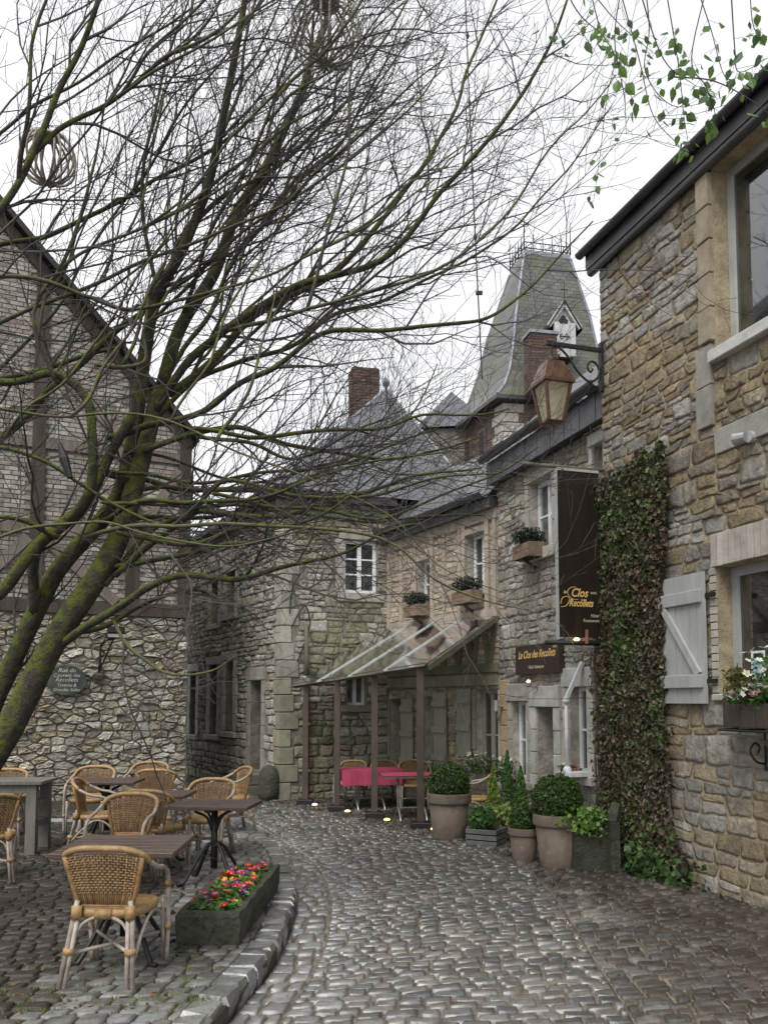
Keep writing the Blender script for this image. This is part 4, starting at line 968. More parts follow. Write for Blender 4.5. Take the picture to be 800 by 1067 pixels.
for x, zt_ in zip(posts, zpost): tb((x, zb+.0), (x, zt_), .2, 'timber_dark', .055, 'post')
tb((0, levels[0]), (8.4, levels[0]), .2, 'timber_dark', .062, 'rail')
for z in levels[1:]:
    for a, c in zip(posts, posts[1:]): tb((a+.1, z), (c-.1, z), .17, 'timber_grey', .05, 'rail')
tb((posts[2]-.12, zb+1.2), (posts[1]+.25, zb+.22), .17, 'timber_grey', .07, 'brace')
tb((posts[2]+.12, zb+1.2), (posts[3]-.1, zb+.22), .17, 'timber_grey', .07, 'brace')
tb((posts[0]+.1, zb+2.55), (posts[1]-.12, zb+1.5), .15, 'timber_grey', .07, 'brace')
tb((posts[2]-.1, zb+4.1), (posts[1]+.1, zb+2.9), .16, 'timber_grey', .07, 'brace')
tb((0.02, zr0-.06), (apx, za-.06), .18, 'timber_dark', .075, 'rafter')
b = MB()
b.poly([(-.08,.3,zr0-.08*ks+.04),(apx,.3,za+.04),(apx,.3,za+.16),(-.08,.3,zr0-.08*ks+.16)], 6, Vector((0,-1,0))); b.build('roof', 'slate_piece', gable)
b = MB(); b.box(-.001, .33, -5, -.36, 0, zr0-.05); b.build('end_wall', 'mortar_grey', gable)
# oval board on the stone base
oc = WL.loc(69, 709); ow = abs(WL.loc(48, 709)[0]-WL.loc(90, 709)[0])/2; oh = abs(WL.loc(69, 693)[1]-WL.loc(69, 724)[1])/2
ov = thing('oval_sign', 'dark oval board with pale painted writing on the rubble wall', 'sign', WL.P(oc[0], .075, oc[1]), WL.rz)
b = MB(); b.poly([(ow*math.cos(t), 0, oh*math.sin(t)) for t in np.linspace(0, 2*PI, 29)[:-1]], .04, Vector((0,1,0))); b.build('board', 'oval_board', ov)
for i, (s_, zz, sz) in enumerate((('Rue du', .13, .1), ('Couvent des', .055, .085), ('Récollets', -.02, .1), ('Taverne &', -.1, .075), ('Grandes Salles', -.175, .075))):
    text(s_, sz*oh/.26, 'chalk', ov, (0, .043, zz*oh/.24), (PI/2, 0, PI), shear=.3)
# floodlight on a bracket
fc = WL.loc(103, 700); fl = thing('floodlight', 'black bracketed floodlight on the rubble wall above the oval sign', 'lamp', WL.P(fc[0], .05, fc[1]), WL.rz)
b = MB(); b.tube([(0,.0,-.05),(0,.06,.1),(-.01,.1,.42),(-.06,.2,.5),(-.2,.3,.53)], .02, 6); b.build('bracket', 'black_metal', fl)
b = MB(); b.tube([(0,.02,.0),(-.17,.28,.5)], .014, 5); b.build('stay', 'black_metal', fl)
b = MB(); b.box(-.36,-.06,.2,.42,.53,.6, bev=.01); b.box(-.34,-.08,.22,.4,.61,.72, bev=.01); b.build('lamp_body', 'black_metal', fl)
b = MB(); b.box(-.35,-.07,.422,.43,.54,.59); b.build('lamp_glass', 'steel', fl)
b = MB(); b.lathe([(.09,0),(.1,.06),(.05,.1)], 10); b.build('base_stone', 'trough_stone', fl, loc=(0,.06,-.12))
b = MB(); e0_, e1_ = G(-60,858,KERB), G(100,856,KERB); b.bar(e0_+Vector((0,0,.02)), e1_+Vector((0,0,.02)), .05, .04); tag(b.build('edging', 'pipe_white'), 'thin pale edging strip on the terrace before the rubble wall', 'edging')
# ================================================================ street furniture and things on the walls
rf = random.Random(21)
# ---- rattan armchair, facing +Y
CANE = (.34,.215,.095); CANE_D = (.17,.105,.055)
def make_chair():
    t = thing('rattan_chair', 'rattan armchair', 'chair')
    def hoop(s): return [(s*.25,.24,0),(s*.262,.225,.3),(s*.268,.19,.56),(s*.275,.08,.645),(s*.28,-.06,.675),(s*.265,-.19,.735)]
    top = [(.265,-.19,.735),(.235,-.245,.785),(.14,-.285,.82),(0,-.3,.828),(-.14,-.285,.82),(-.235,-.245,.785),(-.265,-.19,.735)]
    b = MB(); b.tube(catmull(top, 5), .021, 8, CANE); b.build('top_rail', 'cane', t, attr=True, smooth=True)
    for s in (-1, 1):
        b = MB(); b.tube(catmull(hoop(s), 5), .0165, 7); l = b.build('arm', 'pole', t, smooth=True)
        for (p0, p1) in (((s*.268,.19,.54), (s*.268,.195,.5)), ((s*.258,.229,.25), (s*.257,.23,.21))): b = MB(); b.tube([p0, p1], .0215, 8, CANE); b.build('binding', 'cane', l, attr=True, smooth=True)
        b = MB(); b.tube([(s*.222,.245,0),(s*.225,.225,.42)], .0145, 6); b.build('leg', 'pole', t, smooth=True)
        b = MB(); b.tube([(s*.225,-.33,0),(s*.18,-.23,.42),(s*.165,-.225,.5)], .0165, 7); b.tube([(s*.19,-.335,0),(s*.155,-.235,.42)], .0145, 6); l = b.build('leg', 'pole', t, smooth=True)
        for (p0, p1, r0) in (((s*.193,-.285,.19), (s*.188,-.277,.225), .036), ((s*.168,-.235,.39), (s*.165,-.232,.47), .034)): b = MB(); b.tube([p0, p1], r0, 8, CANE); b.build('binding', 'cane', l, attr=True, smooth=True)
        b = MB(); b.tube(catmull([(s*.235,.22,.1),(s*.24,.15,.32),(s*.23,.0,.39),(s*.215,-.14,.3),(s*.21,-.27,.16)], 4), .011, 6); b.build('side_arch', 'pole', t, smooth=True)
    b = MB(); b.tube(catmull([(-.185,-.27,.16),(-.15,-.24,.33),(-.06,-.225,.395),(.06,-.225,.395),(.15,-.24,.33),(.185,-.27,.16)], 4), .0115, 6); b.build('back_arch', 'pole', t, smooth=True)
    b = MB(); b.tube([(-.2,-.28,.19),(.235,.23,.2)], .012, 6); b.tube([(.2,-.28,.19),(-.235,.23,.205)], .012, 6); b.build('stretcher', 'pole', t, smooth=True)
    # seat: rounded woven pad with side roll
    b = MB(); n = 28; rings = []
    for (k, z) in ((.9,.385),(1.0,.395),(1.03,.42),(1.0,.442),(.92,.446),(.5,.436),(.1,.434)):
        for i in range(n):
            a = 2*PI*i/n; x = math.copysign(abs(math.cos(a))**.6, math.cos(a))*.235*k; y = math.copysign(abs(math.sin(a))**.6, math.sin(a))*.225*k
            x *= 1-.12*(y < 0)*min(1, -y/.2); rings.append((x, y, z))
    f = [(r0*n+i, r0*n+(i+1)%n, (r0+1)*n+(i+1)%n, (r0+1)*n+i) for r0 in range(6) for i in range(n)]+[tuple(range(n-1,-1,-1)), tuple(6*n+i for i in range(n))]
    b.add(rings, f, (.36,.23,.1)); b.tube([(-.05,-.228,.42),(.05,-.228,.42)], .034, 8, CANE); b.build('seat', 'cane', t, attr=True, smooth=True)
    # backrest: vertical canes with woven bands, wrapped side canes
    def bp(u, w):       # u across -1..1, w 0 bottom..1 top
        wp_ = max(0, w); hw = .145+.085*wp_**.8; x = u*hw; y = -.215-.075*wp_**1.2+.035*u*u*(.4+.6*w); z = .44+.36*w-.03*u*u*w
        return Vector((x, y, z))
    b = MB(); N_ = 26
    for i in range(N_):
        u = -1+2*i/(N_-1); c = jit(CANE_D if i%3 else (.3,.18,.07), .3, rf); b.tube([bp(u, w) for w in (0,.25,.5,.75,1)], .0058, 5, c)
    b.build('back_canes', 'cane', t, attr=True, smooth=True)
    b = MB()
    for k in range(15):
        w = .3+.66*k/14; b.tube([bp(u, w)+Vector((0, .0055*(1 if (j+k)%2 else -1), 0)) for j, u in enumerate(np.linspace(-1, 1, 27))], .0062, 5, jit((.21,.125,.052), .3, rf), cap=False)
    for k in range(3):
        w = .02+.03*k; b.tube([bp(u, w) for u in np.linspace(-1, 1, 9)], .008, 5, jit(CANE, .2, rf))
    b.build('back_weave', 'cane', t, attr=True, smooth=True)
    for s in (-1, 1): b = MB(); b.tube([bp(s*1.06, w) for w in (-.05,.25,.5,.75,1)], .016, 7, (.3,.175,.07)); b.build('back_side', 'cane', t, attr=True, smooth=True)
    return t
ch0 = make_chair(); first = [True]
def chair(px, py, rz, label, z=KERB, group='rattan armchairs of the cafe terrace', sc_=.91, pos=None):
    c = ch0 if first[0] else copy_tree(ch0); first[0] = False
    p = pos or G(px, py, z); c.location = (p.x, p.y, z); c.rotation_euler = (0,0,R(rz)); c.scale = (sc_,)*3; c['label'] = label; c['group'] = group; return c
chair(121, 1013, -3, 'tan rattan armchair nearest the camera with its back turned')
chair(126, 925, 176, 'pale woven rattan armchair facing the front armchair across the square table')
chair(-12, 915, 25, 'rattan armchair cut off by the left edge of the picture')
chair(163, 906, -12, 'dark rattan armchair with its back to the camera left of the round kerb corner')
chair(214, 893, 172, 'rattan armchair facing the camera closest to the kerb bend')
chair(93, 866, 182, 'rattan armchair with pale backrest farthest left beside the rubble wall')
chair(151, 857, 178, 'small rattan armchair farthest back against the rubble wall')
chair(168, 866, -4, 'rattan armchair turned away from the camera behind the middle table')
chair(104, 888, -82, 'rattan armchair seen from the side with curved silver arms')
chair(236, 866, 120, 'rattan armchair mostly hidden behind the table by the kerb bend')
chair(-2, 872, 178, 'rattan armchair barely showing above the grey stand at left')
# ---- square cafe tables
def make_table(wd=.72, ht=.68, dp=.68):
    t = thing('cafe_table', 'cafe table', 'table'); b = MB()
    n = 6
    top = bpy.data.objects.new('table_top', None); COL.objects.link(top); top.parent = t
    for i in range(n): q = MB(); q.box(-wd/2, wd/2, -dp/2+dp*i/n+.0015, -dp/2+dp*(i+1)/n-.0015, ht-.032, ht, bev=.004); q.build('plank', 'terrace_table_wood', top)
    b = MB(); b.box(-wd*.36, wd*.36, -.03, .03, ht-.06, ht-.034); b.box(-.03, .03, -dp*.36, dp*.36, ht-.062, ht-.036); b.build('bearer', 'black_metal', t)
    b = MB(); b.tube([(0,0,.12),(0,0,ht-.06)], .03, 8); b.build('column', 'black_metal', t, smooth=True)
    for k in range(4):
        a = PI/4+k*PI/2; c, s = math.cos(a), math.sin(a); b = MB()
        b.tube(catmull([(c*.02,s*.02,.34),(c*.1,s*.1,.3),(c*.2,s*.2,.16),(c*.3,s*.3,.02),(c*.36,s*.36,.015)], 4), .016, 6); b.build('leg', 'black_metal', t, smooth=True)
        b = MB(); b.tube(catmull([(c*.02,s*.02,ht-.25),(c*.08,s*.08,ht-.12),(c*.2,s*.2,ht-.065)], 4), .012, 5); b.build('brace', 'black_metal', t, smooth=True)
    return t
tb0 = make_table()
def table(p, rz, label, first_=False):
    c = tb0 if first_ else copy_tree(tb0); c.location = (p.x, p.y, KERB); c.rotation_euler = (0,0,R(rz)); c['label'] = label; c['group'] = 'dark square tables of the cafe terrace'; c.scale = (1, 1 if first_ else .8, 1); return c
zt_ = KERB+.68
def tp(px, py): return G(px, py, zt_)
table(tp(132, 879), 2, 'dark wet wooden table between the two nearest facing armchairs', True)
table(tp(224, 836.5), -6, 'dark table beside the kerb bend in front of the right armchair')
table(tp(112, 812.5), 3, 'dark table farthest left before the rubble wall')
table(tp(160, 826), 0, 'dark table in the middle of the terrace group')
# ---- grey wooden stand at left
gp = G(33, 890, KERB); sg = thing('serving_stand', 'tall grey wooden serving stand at the left edge of the terrace', 'stand', (gp.x, gp.y, KERB), R(4))
hs_ = .74
b = MB(); b.box(-1.2,.1,-.06,.5,hs_-.03,hs_); b.build('top', 'weathered_wood', sg)
for (x0, y0) in ((-.06,-.03), (-.06,.38), (-1.1,-.03), (-1.1,.38)): b = MB(); b.box(x0,x0+.1,y0,y0+.09,0,hs_-.031); b.build('leg', 'weathered_wood', sg)
b = MB(); b.box(-1.0,-.062,-.02,.03,hs_-.12,hs_-.032); b.build('apron', 'weathered_wood', sg)
for z in (.3, .5): b = MB(); b.box(-.05,.03,.062,.378,z-.03,z+.03); b.build('side_rail', 'weathered_wood', sg); b = MB(); b.box(-1.0,-.062,.385,.43,z-.03,z+.03); b.build('back_rail', 'weathered_wood', sg)
# ---- stone trough with primroses
fl_, frr = G(183, 985, KERB), G(250, 987, KERB); bk = G(291, 928, KERB)
ax = (bk-frr); ang = math.atan2(ax.y, ax.x)-PI/2; TW = (frr-fl_).length; TL = ax.length; TH = .21
tro = thing('stone_trough', 'mossy dark stone trough planter on the terrace edge', 'planter', ((fl_.x+frr.x)/2, (fl_.y+frr.y)/2, KERB), ang)
b = MB(); w2 = TW/2; nseg = 10
def troughring(x0, x1, y0, y1, z, j=.0):
    pts = []
    for i in range(nseg): pts.append((x0+(x1-x0)*i/nseg, y0, z))
    for i in range(nseg): pts.append((x1, y0+(y1-y0)*i/nseg, z))
    for i in range(nseg): pts.append((x1-(x1-x0)*i/nseg, y1, z))
    for i in range(nseg): pts.append((x0, y1-(y1-y0)*i/nseg, z))
    return [(p[0]+rf.uniform(-j, j), p[1]+rf.uniform(-j, j), p[2]+rf.uniform(-j, j)) for p in pts]
rgs = [troughring(-w2*.94,w2*.94,.02,TL-.02,-.01,.008), troughring(-w2*.99,w2*.99,0,TL,TH*.33,.012), troughring(-w2,w2,-.01,TL+.01,TH*.66,.012), troughring(-w2,w2,-.01,TL+.01,TH-.022,.01), troughring(-w2*.96,w2*.96,.01,TL-.01,TH,.009), troughring(-w2*.76,w2*.76,.07,TL-.07,TH-.002,.004), troughring(-w2*.72,w2*.72,.08,TL-.08,TH-.09,.002)]
m_ = 4*nseg; v = [p for r0 in rgs for p in r0]; f = [(a*m_+i, a*m_+(i+1)%m_, (a+1)*m_+(i+1)%m_, (a+1)*m_+i) for a in range(6) for i in range(m_)]+[tuple(range(m_-1,-1,-1))]
b.add(v, f); b.build('basin', 'trough_stone', tro)
b = MB(); b.add([(-w2*.75,.07,TH-.05),(w2*.75,.07,TH-.05),(w2*.75,TL-.07,TH-.05),(-w2*.75,TL-.07,TH-.05)], [(0,1,2,3)]); b.build('soil', 'soil', tro)
prm = thing('primroses', 'bed of red yellow pink and purple primroses in the stone trough', 'flowers', tro.location+Vector((0,0,TH-.05)), ang)
pts = []
for k in range(1500):
    x, y = rf.uniform(-w2*.72, w2*.72), rf.uniform(.09, TL-.09); hgt = .03+.035*math.exp(-((x/w2)**2)*1.5)+.02*rf.random(); pts.append(((x, y, hgt*rf.uniform(.4, 1)), (0,-.3,1)))
leaf_cloud(pts, .055, [(.07,.17,.03),(.05,.12,.025),(.1,.2,.04),(.06,.15,.06)], rf, 'leaves', prm)['kind'] = 'stuff'
def blossom(c, eye):
    b = MB()
    for k in range(5):
        a = 2*PI*k/5; d = Vector((math.cos(a), math.sin(a), 0)); e = Vector((-math.sin(a), math.cos(a), 0))
        b.add([(0,0,0), d*.55+e*.38+Vector((0,0,.12)), d*.98+e*.2+Vector((0,0,.2)), d*.98-e*.2+Vector((0,0,.2)), d*.55-e*.38+Vector((0,0,.12))], [(0,1,2,3,4)], c)
    b.lathe([(.26,.06),(.2,.1),(.02,.11)], 6, col=eye); return mesh('blossom', b.v, b.f, 'petal', b.c)
bls = [blossom(c, (.7,.5,.03)) for c in ((.55,.01,.03),(.6,.02,.04),(.75,.5,.02),(.6,.06,.25),(.13,.02,.2),(.7,.22,.02),(.65,.15,.35))]
for k in range(110):
    x, y = rf.uniform(-w2*.72, w2*.72), rf.uniform(.1, TL-.1); s_ = rf.uniform(.02, .032)
    link('blossom', rf.choice(bls), prm, (x, y, .065+.035*rf.random()), (rf.uniform(-.2,.9), rf.uniform(-.5,.5), rf.random()*6), (s_,)*3)
# ---- boxwood balls in taupe pots
def ball_plant(c, rad, n, pal, r, name, label, size, parent_loc):
    t = thing(name, label, 'shrub', parent_loc); b = MB(); cz = c
    b.lathe([(rad*.5*math.sin(a)*1.7, cz-rad*.85*math.cos(a)) for a in np.linspace(.05, PI-.05, 12)], 16); b.build('inner_twigs', 'leafcore', t, smooth=True)
    pts = []
    for k in range(n):
        d = Vector((r.gauss(0,1), r.gauss(0,1), r.gauss(0,1))).normalized(); rr0 = rad*(.8+.2*r.random()+.09*noise.noise(d*3.1)+(.12*r.random() if r.random() < .05 else 0)); 
        if cz+d.z*rr0 < .0-.02: continue
        pts.append((Vector((0,0,cz))+d*rr0, d))
    leaf_cloud(pts, size, pal, r, 'leaves', t)['kind'] = 'stuff'; return t
def pot(px, py, pw, bw, hpx, label, name='flower_pot', group='taupe clay pots along the house fronts', round_=True, mat='terracotta_taupe'):
    p = G(px, py); k = (p.y*CP)/F*1.0; rt, rb_, h = pw*k/2, bw*k/2, hpx*k
    t = thing(name, label, 'pot', (p.x, p.y, 0), 0, group); b = MB()
    b.lathe([(rb_*.96,.0),(rb_,.02),(rt*.9,h*.8)], 32); b.build('body', mat, t, smooth=True)
    b = MB(); b.lathe([(rt*.93,h*.795),(rt*.99,h*.8),(rt,h*.83),(rt,h*.97),(rt*.985,h),(rt*.9,h),(rt*.87,h*.9)], 32); b.build('rim', mat, t, smooth=False)
    b = MB(); b.lathe([(rt*.88,h*.9),(rt*.8,h*.93)], 20); b.build('soil', 'soil', t); return p, h, k
BOX = [(.042,.085,.017),(.06,.115,.024),(.035,.065,.014),(.09,.15,.035)]
p, h, k = pot(468, 874, 46, 34, 47, 'large taupe clay pot beside the front canopy post'); ball_plant(.33*42*k, 22*k, 5200, BOX, rf, 'boxwood_ball', 'clipped boxwood ball in the pot beside the front canopy post', .028, (p.x, p.y, h*.9))
p, h, k = pot(546, 898, 33, 23, 35, 'small taupe clay pot between the crate and the biggest boxwood'); ball_plant(.38*30*k, 15*k, 3200, BOX, rf, 'boxwood_ball', 'smallest clipped boxwood ball in front of the hotel door', .026, (p.x, p.y, h*.9))
p, h, k = pot(581, 904, 50, 36, 55, 'tall taupe clay pot under the biggest boxwood ball'); ball_plant(.36*52*k, 27*k, 6500, BOX, rf, 'boxwood_ball', 'biggest clipped boxwood ball before the hotel door', .028, (p.x, p.y, h*.9))
# ---- grey crate planter with shrubs
p = G(505, 881); k = p.y/F; cr0 = thing('crate_planter', 'low grey plank planter crate between the pots', 'planter', (p.x, p.y, 0), R(-28))
cw_, chh = .34, .2
for i in range(3):
    z0, z1 = .012+chh*i/3, chh*(i+1)/3
    for (a, bq) in (((-cw_/2,cw_/2,-.13,-.11), 0), ((-cw_/2,cw_/2,.21,.23), 0), ((-cw_/2-.02,-cw_/2,-.13,.23), 0), ((cw_/2,cw_/2+.02,-.13,.23), 0)): q = MB(); q.box(*a, z0, z1, bev=.004); q.build('plank', 'crate_wood', cr0)
q = MB(); q.box(-cw_/2,cw_/2,-.108,.208,.14,.16); q.build('soil', 'soil', cr0)
def bush(name, label, pos, sx, sy, sz, n, pal, size, r, cat='shrub', up=.3, parentz=0, stems=True, asp=1.0):
    t = thing(name, label, cat, pos); pts = []
    for i in range(n):
        d = Vector((r.gauss(0,1), r.gauss(0,1), r.gauss(0,1))).normalized(); q = r.random()**.4*(1+.3*noise.noise(d*2.3+Vector(pos)))
        pts.append(((d.x*sx*q, d.y*sy*q, sz+d.z*sz*q), d))
    leaf_cloud(pts, size, pal, r, 'leaves', t, up=up, asp=asp)['kind'] = 'stuff'
    if stems:
        b = MB()
        for i in range(7): a = r.random()*6; b.tube([(0,0,-.02),(math.cos(a)*sx*.3, math.sin(a)*sy*.3, sz*.8),(math.cos(a)*sx*.6, math.sin(a)*sy*.6, sz*1.6)], [.008,.006,.003], 4)
        b.build('stems', 'vine_wood', t)
    return t
GRN = [(.08,.17,.03),(.11,.2,.04),(.06,.12,.025),(.16,.24,.06)]
bush('leafy_shrub', 'dark green leafy shrub growing in the grey crate', (p.x-.03, p.y+.05, .15), .19,.16,.16, 420, [(.07,.17,.04),(.1,.22,.06),(.05,.12,.035)], .055, rf)
p2 = G(520, 878); bush('variegated_shrub', 'yellow green variegated shrub right of the grey crate', (p2.x+.06, p2.y+.12, 0), .25,.2,.23, 900, [(.22,.31,.06),(.31,.37,.11),(.13,.22,.05),(.38,.39,.15)], .05, rf)
def conifer(px, py, hpx, wpx, pal, label):
    p = G(px, py); k = p.y/F; h = hpx*k; w0 = wpx*k/2; t = thing('dwarf_conifer', label, 'conifer', (p.x, p.y, 0), 0, 'dwarf conifers by the hotel window')
    b = MB(); b.tube([(0,0,0),(0,0,h*.9)], [.02,.005], 6); b.build('trunk', 'vine_wood', t); pts = []
    for i in range(1500):
        u = rf.random()**.8; z = .04*h+u*h*.96; rad = w0*(1-u)**.8*(.55+.5*rf.random()); a = rf.random()*2*PI; pts.append(((math.cos(a)*rad, math.sin(a)*rad, z), (math.cos(a), math.sin(a), .6)))
    leaf_cloud(pts, .045, pal, rf, 'foliage', t, up=2.2, asp=.55)['kind'] = 'stuff'
conifer(514, 870, 68, 26, [(.27,.37,.06),(.2,.3,.06),(.13,.21,.04)], 'light yellow green dwarf conifer nearest the boxwood pot')
conifer(529, 866, 82, 22, [(.08,.18,.045),(.1,.22,.05),(.05,.12,.035)], 'slim dark green dwarf conifer in the middle of three')
conifer(543, 872, 72, 24, [(.1,.21,.045),(.13,.25,.05),(.07,.14,.035)], 'bright green dwarf conifer closest to the hotel door')
# flowers on the hotel and timber house window sills
def flowerpot_white(pos, rad, h, label, n=30, col=((.75,.76,.68),(.8,.8,.74),(.7,.72,.55)), leaf=((.06,.12,.03),(.08,.15,.04)), name='white_flowers', fsz=.032, sy=None):
    t = thing(name, label, 'flowers', pos); pts = []
    for i in range(n*9): pts.append(((rf.gauss(0, rad*.5), rf.gauss(0, (sy or rad)*.5), rf.uniform(0, h*.9)), (0,0,1)))
    leaf_cloud(pts, .05, leaf, rf, 'leaves', t, up=.6)['kind'] = 'stuff'
    ms = [blossom(c, (.6,.55,.2)) for c in col]
    for i in range(n): link('blossom', rf.choice(ms), t, (rf.gauss(0, rad*.5), rf.gauss(-.02, (sy or rad)*.45), rf.uniform(h*.5, h*1.1)), (rf.uniform(-.2,1.3), rf.uniform(-.6,.6), rf.random()*6), (fsz*rf.uniform(.7,1.2),)*3)
    return t
def sillpos(W, px, py, y): s, z = W.loc(px, py); return W.P(s, y, z)
flowerpot_white(sillpos(WT, 508, 806, .2), .22, .3, 'white flowers before the shuttered window right of the boxwood pot', 34)
flowerpot_white(sillpos(WT, 449, 806, .16), .13, .22, 'white flowers on the sill between the two taupe shutters', 18)
flowerpot_white(sillpos(WH, 541, 815, .22), .17, .32, 'white flowers on the hotel window sill behind the conifers', 30)
flowerpot_white(sillpos(WH, 604, 815, .14), .12, .22, 'pink and white flowers in the hotel window beside the ivy', 18, ((.45,.06,.12),(.5,.1,.15),(.75,.75,.65)), name='pink_flowers')
# ---- stone trough with trailing ivy in front of the big ivy
p = G(614, 906); tr2 = thing('stone_planter', 'mossy stone planter trough at the foot of the ivy', 'planter', (p.x, p.y, 0), R(10))
b = MB(); b.box(-.2,.2,-.12,.35,-.01,.42,bev=.03); b.build('basin', 'trough_stone', tr2)
b = MB(); b.bar((.17,-.2,0), (.17,-.2,.5), .09, .1); b.bar((.17,-.2,.49), (.24,-.14,.66), .09, .08); b.build('corner_slab', 'trough_stone', tr2)
tv = bush('trailing_ivy', 'bright green trailing ivy spilling over the stone planter', (p.x-.07, p.y-.02, .33), .3,.24,.16, 800, [(.12,.26,.04),(.17,.31,.06),(.08,.17,.03),(.26,.34,.13)], .06, rf, 'ivy')
# ---- window box at right
bx0, bx1 = hL[0]-.1, WR.loc(786, 745)[0]; zb0 = WR.loc(760, 756)[1]
wb = thing('window_box', 'dark plank window box on a scrolled iron bracket at right', 'planter', WR.P(bx1, .04, zb0), WR.rz)
wl_ = bx1-bx0; nb_ = 5
for i in range(nb_): q = MB(); q.box(-wl_+wl_*i/nb_+.002, -wl_+wl_*(i+1)/nb_-.002, .24, .26, .0, .19, bev=.004); q.build('plank', 'timber_dark', wb)
q = MB(); q.box(-wl_,0,.02,.239,.0,.17); q.box(-.0,.02,.02,.26,0,.19); q.build('box', 'timber_dark', wb)
q = MB(); q.tube([(.16,-.03,.15),(.16,.0,-.02),(.1,.24,-.025),(-wl_,.24,-.025)], .011, 5); 
q.tube(catmull([(-.12,-.03,-.3),(-.12,.06,-.28),(-.12,.12,-.2),(-.12,.08,-.13),(-.12,.03,-.16),(-.12,.05,-.21)], 5), .01, 5); q.tube([(-.12,-.03,-.36),(-.12,-.03,-.02),(-.12,.24,-.02)], .011, 5); q.build('bracket', 'iron', wb)
def local(o, x, y, z): return o.matrix_basis @ Vector((x, y, z))
bpy.context.view_layer.update()
a = flowerpot_white(local(wb, -.16,.12,.15), .17, .16, 'pink and white flowers in the left end of the window box', 34, ((.6,.25,.33),(.7,.45,.5),(.75,.7,.66)), name='pink_flowers', sy=.14)
a = flowerpot_white(local(wb, -.45,.12,.15), .18, .45, 'tall creamy white flowers in the window box at the right edge', 60, ((.72,.72,.58),(.75,.75,.66)), sy=.14)
pts = [((rf.gauss(0,.04), rf.gauss(0,.05), rf.uniform(0,.3)), (0,0,1)) for i in range(160)]
gt = thing('grass_plant', 'thin ornamental grass at the left end of the window box', 'plant', local(wb, -.03,.14,.17)); leaf_cloud(pts, .14, [(.12,.15,.04),(.16,.16,.06)], rf, 'blades', gt, up=3, asp=.12)['kind'] = 'stuff'
# spot on the right house
sc0 = WR.loc(786, 456); sp0 = thing('wall_spotlight', 'small grey spotlight on the ochre stone wall under the upper window', 'lamp', WR.P(sc0[0], .02, sc0[1]), WR.rz)
b = MB(); b.tube([(0,-.02,0),(0,.05,0)], .05, 12); b.build('base', 'paint_greygreen', sp0, smooth=False)
b = MB(); b.tube([(.0,.07,.0),(.1,.1,.005)], [.045,.055], 12); b.build('lamp_head', 'steel', sp0)
# ---- iron bracket and copper lantern
sB = WR.L-.06
yA, zA = WR.perp(574, 359, sB); zB0 = WR.loc(636, 405)[1]; zB1 = WR.loc(636, 357)[1]
ln = thing('street_lantern', 'copper topped street lantern hanging from a scrolled iron wall bracket', 'lamp', WR.P(sB, 0, 0), WR.rz)
b = MB(); b.box(-.03,.03,.03,.06,zB0,zB1+.05, bev=.006); b.build('wall_plate', 'iron', ln)
b = MB(); b.box(-.02,.02,.06,yA+.06,zA-.01,zA+.03); b.build('arm', 'iron', ln)
Lr = yA; sc1 = [(0,.06,zA-.18),(0,Lr*.14,zA-.3),(0,Lr*.3,zA-.36),(0,Lr*.5,zA-.27),(0,Lr*.68,zA-.12),(0,Lr*.84,zA-.03),(0,Lr*.98,zA-.03),(0,Lr*.99,zA-.12),(0,Lr*.9,zA-.15),(0,Lr*.86,zA-.1)]
b = MB(); b.tube(catmull(sc1, 6), .014, 6); sc2 = [(0,.08,zA-.36),(0,Lr*.1,zA-.24),(0,Lr*.16,zA-.15),(0,Lr*.27,zA-.13),(0,Lr*.33,zA-.2),(0,Lr*.27,zA-.25),(0,Lr*.23,zA-.21)]; b.tube(catmull(sc2, 6), .013, 6); b.build('scroll', 'iron', ln)
yl = yA; k = (WR.P(sB, yl, 0).y)/F; zl0 = WR.perp(570, 440, sB)[1]; zl1 = WR.perp(570, 402, sB)[1]; zl2 = WR.perp(570, 380, sB)[1]
b = MB(); b.tube([(0,yl,zA),(0,yl,zl2+.02)], .014, 6); b.lathe([(.03,0),(.06,.03),(.065,.06),(.03,.1),(.012,.12)], 12, (0,yl,zl2)); b.build('hanger', 'iron', ln, smooth=True)
def frus(b, w0, z0, w1, z1, col=None): 
    v = [(sx*w, yl+sy*w, z) for (w, z) in ((w0, z0), (w1, z1)) for sx, sy in ((-1,-1),(1,-1),(1,1),(-1,1))]
    b.add(v, [(0,1,5,4),(1,2,6,5),(2,3,7,6),(3,0,4,7),(4,5,6,7),(0,3,2,1)], col)
wt, wbm = .148, .085
b = MB(); frus(b, wt+.035, zl1, wt+.035, zl1+.03); frus(b, wt+.03, zl1+.03, wt*.72, zl2-.01); frus(b, wt*.72, zl2-.01, wt*.66, zl2+.02); b.build('cap', 'copper', ln)
cs = ((-1,-1),(1,-1),(1,1),(-1,1))
for j in range(4):
    (ax_, ay_), (bx_, by_) = cs[j], cs[(j+1)%4]
    b = MB(); b.bar((ax_*wbm, yl+ay_*wbm, zl0), (ax_*wt, yl+ay_*wt, zl1), .03, .03); b.build('frame_bar', 'copper', ln)
    b = MB(); g = .93; b.add([(ax_*wbm*g, yl+ay_*wbm*g, zl0+.01), (bx_*wbm*g, yl+by_*wbm*g, zl0+.01), (bx_*wt*g, yl+by_*wt*g, zl1), (ax_*wt*g, yl+ay_*wt*g, zl1)], [(0,1,2,3)]); b.build('pane', 'lamp_pane', ln)
b = MB(); frus(b, wbm*.75, zl0-.03, wbm*1.12, zl0+.005); b.tube([(0,yl,zl0-.16),(0,yl,zl0-.03)], [.008,.02], 6); b.build('base', 'copper', ln)
